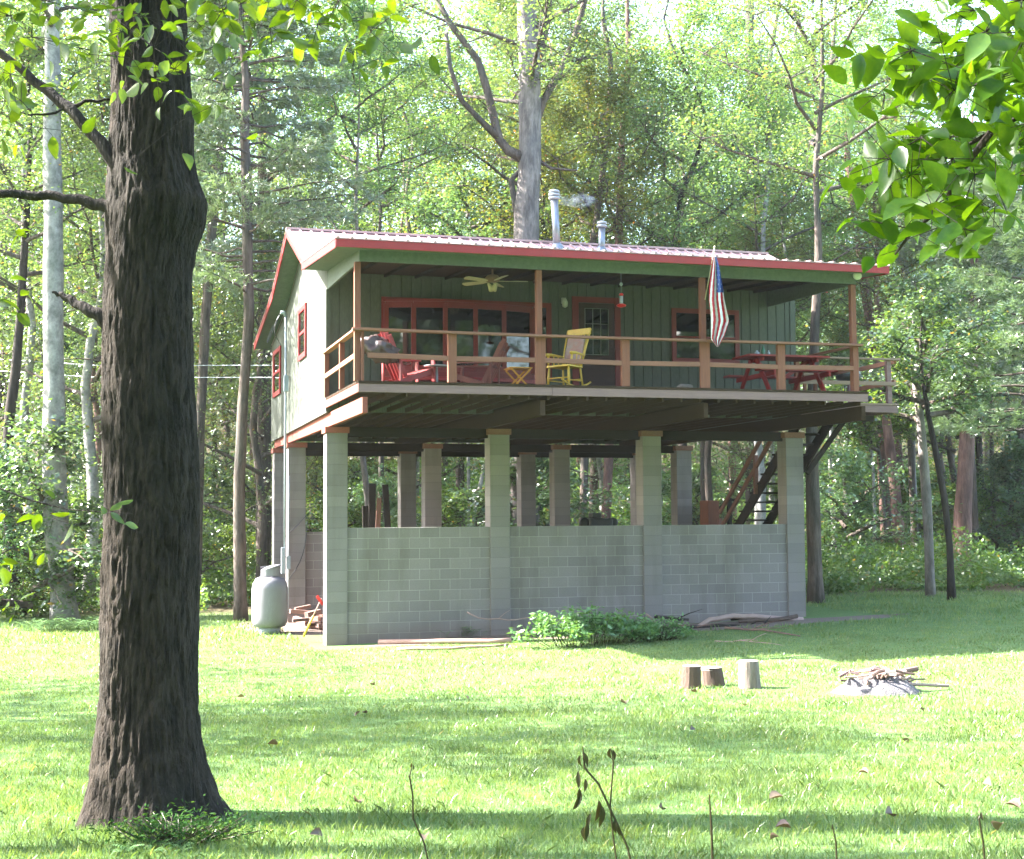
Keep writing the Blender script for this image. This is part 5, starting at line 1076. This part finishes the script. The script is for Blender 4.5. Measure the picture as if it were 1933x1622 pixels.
# thin dry stalks in the near lawn
def stalk(pts, r0, leaves, label, seed):
    rd = random.Random(seed); g_ = Vector((0, 0, 0)); x0, y0 = pts[0]; D = 5.2; base = CAM+ray(x0, y0)*D; Q = [CAM+ray(x, y)*D for x, y in pts]
    foot = Vector((base.x, base.y, ground(base.x, base.y))); Q = [foot]+Q; r = empty('dry_stalk', foot, label, 'plant'); mb = MB(); mb.tube(Q, [r0]*(len(Q)-1)+[r0*.5], 5); mb.build('stem', M['withered'], r); it = []
    for x, y, L_ in leaves: it.append((CAM+ray(x, y)*D, Vector((rd.gauss(0, .15), rd.gauss(0, .15), -1)), Vector((rd.gauss(0, 1), -1, 0)), L_*.85, .30))
    if it: shaped_leaves(it, 'leaf', M['withered'], r, .5)
stalk([(812, 1640), (800, 1590), (780, 1545), (779, 1500), (773, 1465), (778, 1448)], .0035, [(777, 1440, .03), (780, 1444, .025)], 'thin bent dry stalk left of centre in the near lawn', 1)
stalk([(1194, 1640), (1185, 1600), (1165, 1555), (1130, 1480), (1104, 1450), (1100, 1410)], .0045, [(1101, 1420, .07), (1096, 1425, .06), (1092, 1455, .08), (1105, 1470, .06), (1094, 1488, .08), (1096, 1500, .08), (1130, 1510, .1), (1135, 1520, .1), (1115, 1535, .07), (1108, 1550, .09), (1104, 1560, .08), (1162, 1545, .07), (1166, 1555, .06)], 'dry stalk hung with dark withered leaves in the near lawn', 2)
stalk([(1166, 1640), (1158, 1580), (1152, 1520), (1158, 1440), (1154, 1415)], .0035, [(1153, 1412, .06), (1156, 1415, .05)], 'slim dry stalk with one curled leaf right of the withered-leaf stalk', 3)
stalk([(1346, 1640), (1343, 1560), (1339, 1500)], .005, [], 'short straight green-brown stem right of the withered stalks', 4)
stalk([(1580, 1640), (1578, 1590), (1572, 1560)], .004, [(1571, 1555, .03)], 'short thin stem at the bottom of the lawn right of centre', 5)
stalk([(1860, 1640), (1856, 1590), (1848, 1545), (1852, 1535)], .004, [(1852, 1532, .04)], 'short thin stem at the bottom right of the lawn', 6)
# fallen leaves
rd = random.Random(21); lm_ = None
for i in range(28):
    x, y = rd.uniform(420, 1930), 1270+rd.random()**.8*340; P = ray_ground(x, y)
    if lm_ is None:
        o = shaped_leaves([(Vector((0, 0, .0)), Vector((1, 0, .1)), Vector((0, .2, 1)), .095, .75)], 'fallen_leaf', M['dry'], None, .5); lm_ = o.data; o.location = P
    else: o = obj_of('fallen_leaf', lm_)
    s = rd.uniform(.6, 1.1); o.location = P+Vector((0, 0, .035)); o.rotation_euler = (rd.gauss(0, .5), rd.gauss(0, .5), rd.uniform(0, 6.28)); o.scale = (s, s, s)
    tag(o, 'curled dry brown leaf lying scattered on the lawn', 'leaf', 'fallen leaves scattered on the lawn')
# smoke
mb = MB(); pt = at(1085, 378, 'Y', 2.7); sm = blob('smoke', pt, (.55, .18, .17), M['white'], .3, 1.5, 2, None, 3)
m, n, l, p = nmat('smoke'); n.remove(p); pv = n.new('ShaderNodeVolumePrincipled'); pv.inputs['Color'].default_value = (.85, .92, 1, 1)
f = noi(n, l, coord(n, l), 4, 4); mr = n.new('ShaderNodeMapRange'); mr.inputs[1].default_value = .45; mr.inputs[2].default_value = .75; mr.inputs[4].default_value = 2.2; l.new(f, mr.inputs[0]); l.new(mr.outputs[0], pv.inputs['Density']); l.new(pv.outputs[0], n['Material Output'].inputs['Volume'])
sm.data.materials[0] = m; tag(sm, kind='stuff')
# power lines at the left
mb = MB()
for (ya, yb) in ((684, 690), (706, 713)):
    a, b = at(-100, ya-12, 'Y', 20), at(522, yb, 'Y', 9.3); mb.tube([a, a.lerp(b, .5)+Vector((0, 0, -.15)), b], .012, 5)
tag(mb.build('power_line', M['greymetal'], None), 'pair of thin power lines running to the rear corner of the cabin', 'power line')
# grass blades
def grass():
    rg = np.random.default_rng(17); out = []; 
    for d0, d1, den, h, wd in ((4.6, 7.5, 4600, .038, .004), (7.5, 11, 2600, .042, .005), (11, 16, 1300, .038, .007), (16, 27, 520, .036, .011), (27, 36, 160, .07, .018)):
        half = .40*d1; area = 2*half*(d1-d0); n = int(area*den); a = rg.uniform(-half, half, n); b = rg.uniform(d0, d1, n)
        k = np.abs(a) < .39*b+.3; a, b = a[k], b[k]; fx_, fy_ = math.sin(YAW), math.cos(YAW)
        x = CAM.x+fx_*b+fy_*a; y = CAM.y+fy_*b-fx_*a
        keep = ~((x > -.3) & (x < 11) & (y > -.9)) & ~((x > 2.3) & (x < 11.5) & (y > -1.5)) & (y < 9.5) & (rg.random(len(x)) < np.clip((10-y)/6, 0, 1))
        dd = (x-OB.x)**2+(y-OY)**2; keep &= dd > .14
        ff = ((x-fx)/.9)**2+((y-fy)/.5)**2; keep &= ff > .8
        x, y = x[keep], y[keep]; m_ = len(x); z = np.array([ground(p, q) for p, q in zip(x, y)])
        hv = np.array([1+.7*noise.noise(Vector((p*1.1, q*1.1, 0)))+.5*noise.noise(Vector((p*5, q*5, 4))) for p, q in zip(x, y)])
        hh_ = h*rg.uniform(.5, 1.5, m_)*hv; an = rg.uniform(0, 6.28, m_); s = np.stack([np.cos(an), np.sin(an), np.zeros(m_)], 1)*wd/2
        P = np.stack([x, y, z-.005], 1); ln = np.stack([rg.normal(size=m_), rg.normal(size=m_), np.zeros(m_)], 1)*hh_[:, None]*.45
        mid = P+ln*.35+np.stack([np.zeros(m_), np.zeros(m_), hh_*.6], 1); tip = P+ln+np.stack([np.zeros(m_), np.zeros(m_), hh_], 1)
        out.append(np.stack([P-s, P+s, mid+s*.7, tip, mid-s*.7], 1).reshape(-1, 3))
    tx_ = rg.uniform(-9, 13, 45); ty_ = rg.uniform(-21, -3, 45); tx_ = np.repeat(tx_, 40)+rg.normal(size=1800)*.09; ty_ = np.repeat(ty_, 40)+rg.normal(size=1800)*.09
    keep = ((tx_-OB.x)**2+(ty_-OY)**2 > .3) & (((tx_-fx)/.9)**2+((ty_-fy)/.5)**2 > .8); tx_, ty_ = tx_[keep], ty_[keep]; m_ = len(tx_); P = np.stack([tx_, ty_, [ground(p, q)-.005 for p, q in zip(tx_, ty_)]], 1); an = rg.uniform(0, 6.28, m_); s = np.stack([np.cos(an), np.sin(an), np.zeros(m_)], 1)*.004; hh_ = rg.uniform(.05, .11, m_)
    ln = rg.normal(size=(m_, 3))*hh_[:, None]*.35; ln[:, 2] = 0; mid = P+ln*.35; mid[:, 2] += hh_*.6; tip = P+ln; tip[:, 2] += hh_
    out.append(np.stack([P-s, P+s, mid+s*.7, tip, mid-s*.7], 1).reshape(-1, 3))
    V = np.vstack(out); me = npmesh('grass', V, len(V)//5, 5, [M['blade']]); tag(obj_of('grass', me), kind='stuff'); print('blades', len(V)//5)
grass()

hz = MB(); hz.box((-150, -110, -2), (150, 165, 45)); hz_o = hz.build('haze', M['white']); m, n, l, p = nmat('haze'); n.remove(p)
pv = n.new('ShaderNodeVolumePrincipled'); pv.inputs['Color'].default_value = (.93, .97, 1, 1); pv.inputs['Density'].default_value = .0002; pv.inputs['Anisotropy'].default_value = 0
l.new(pv.outputs[0], n['Material Output'].inputs['Volume']); hz_o.data.materials[0] = m; tag(hz_o, kind='stuff')
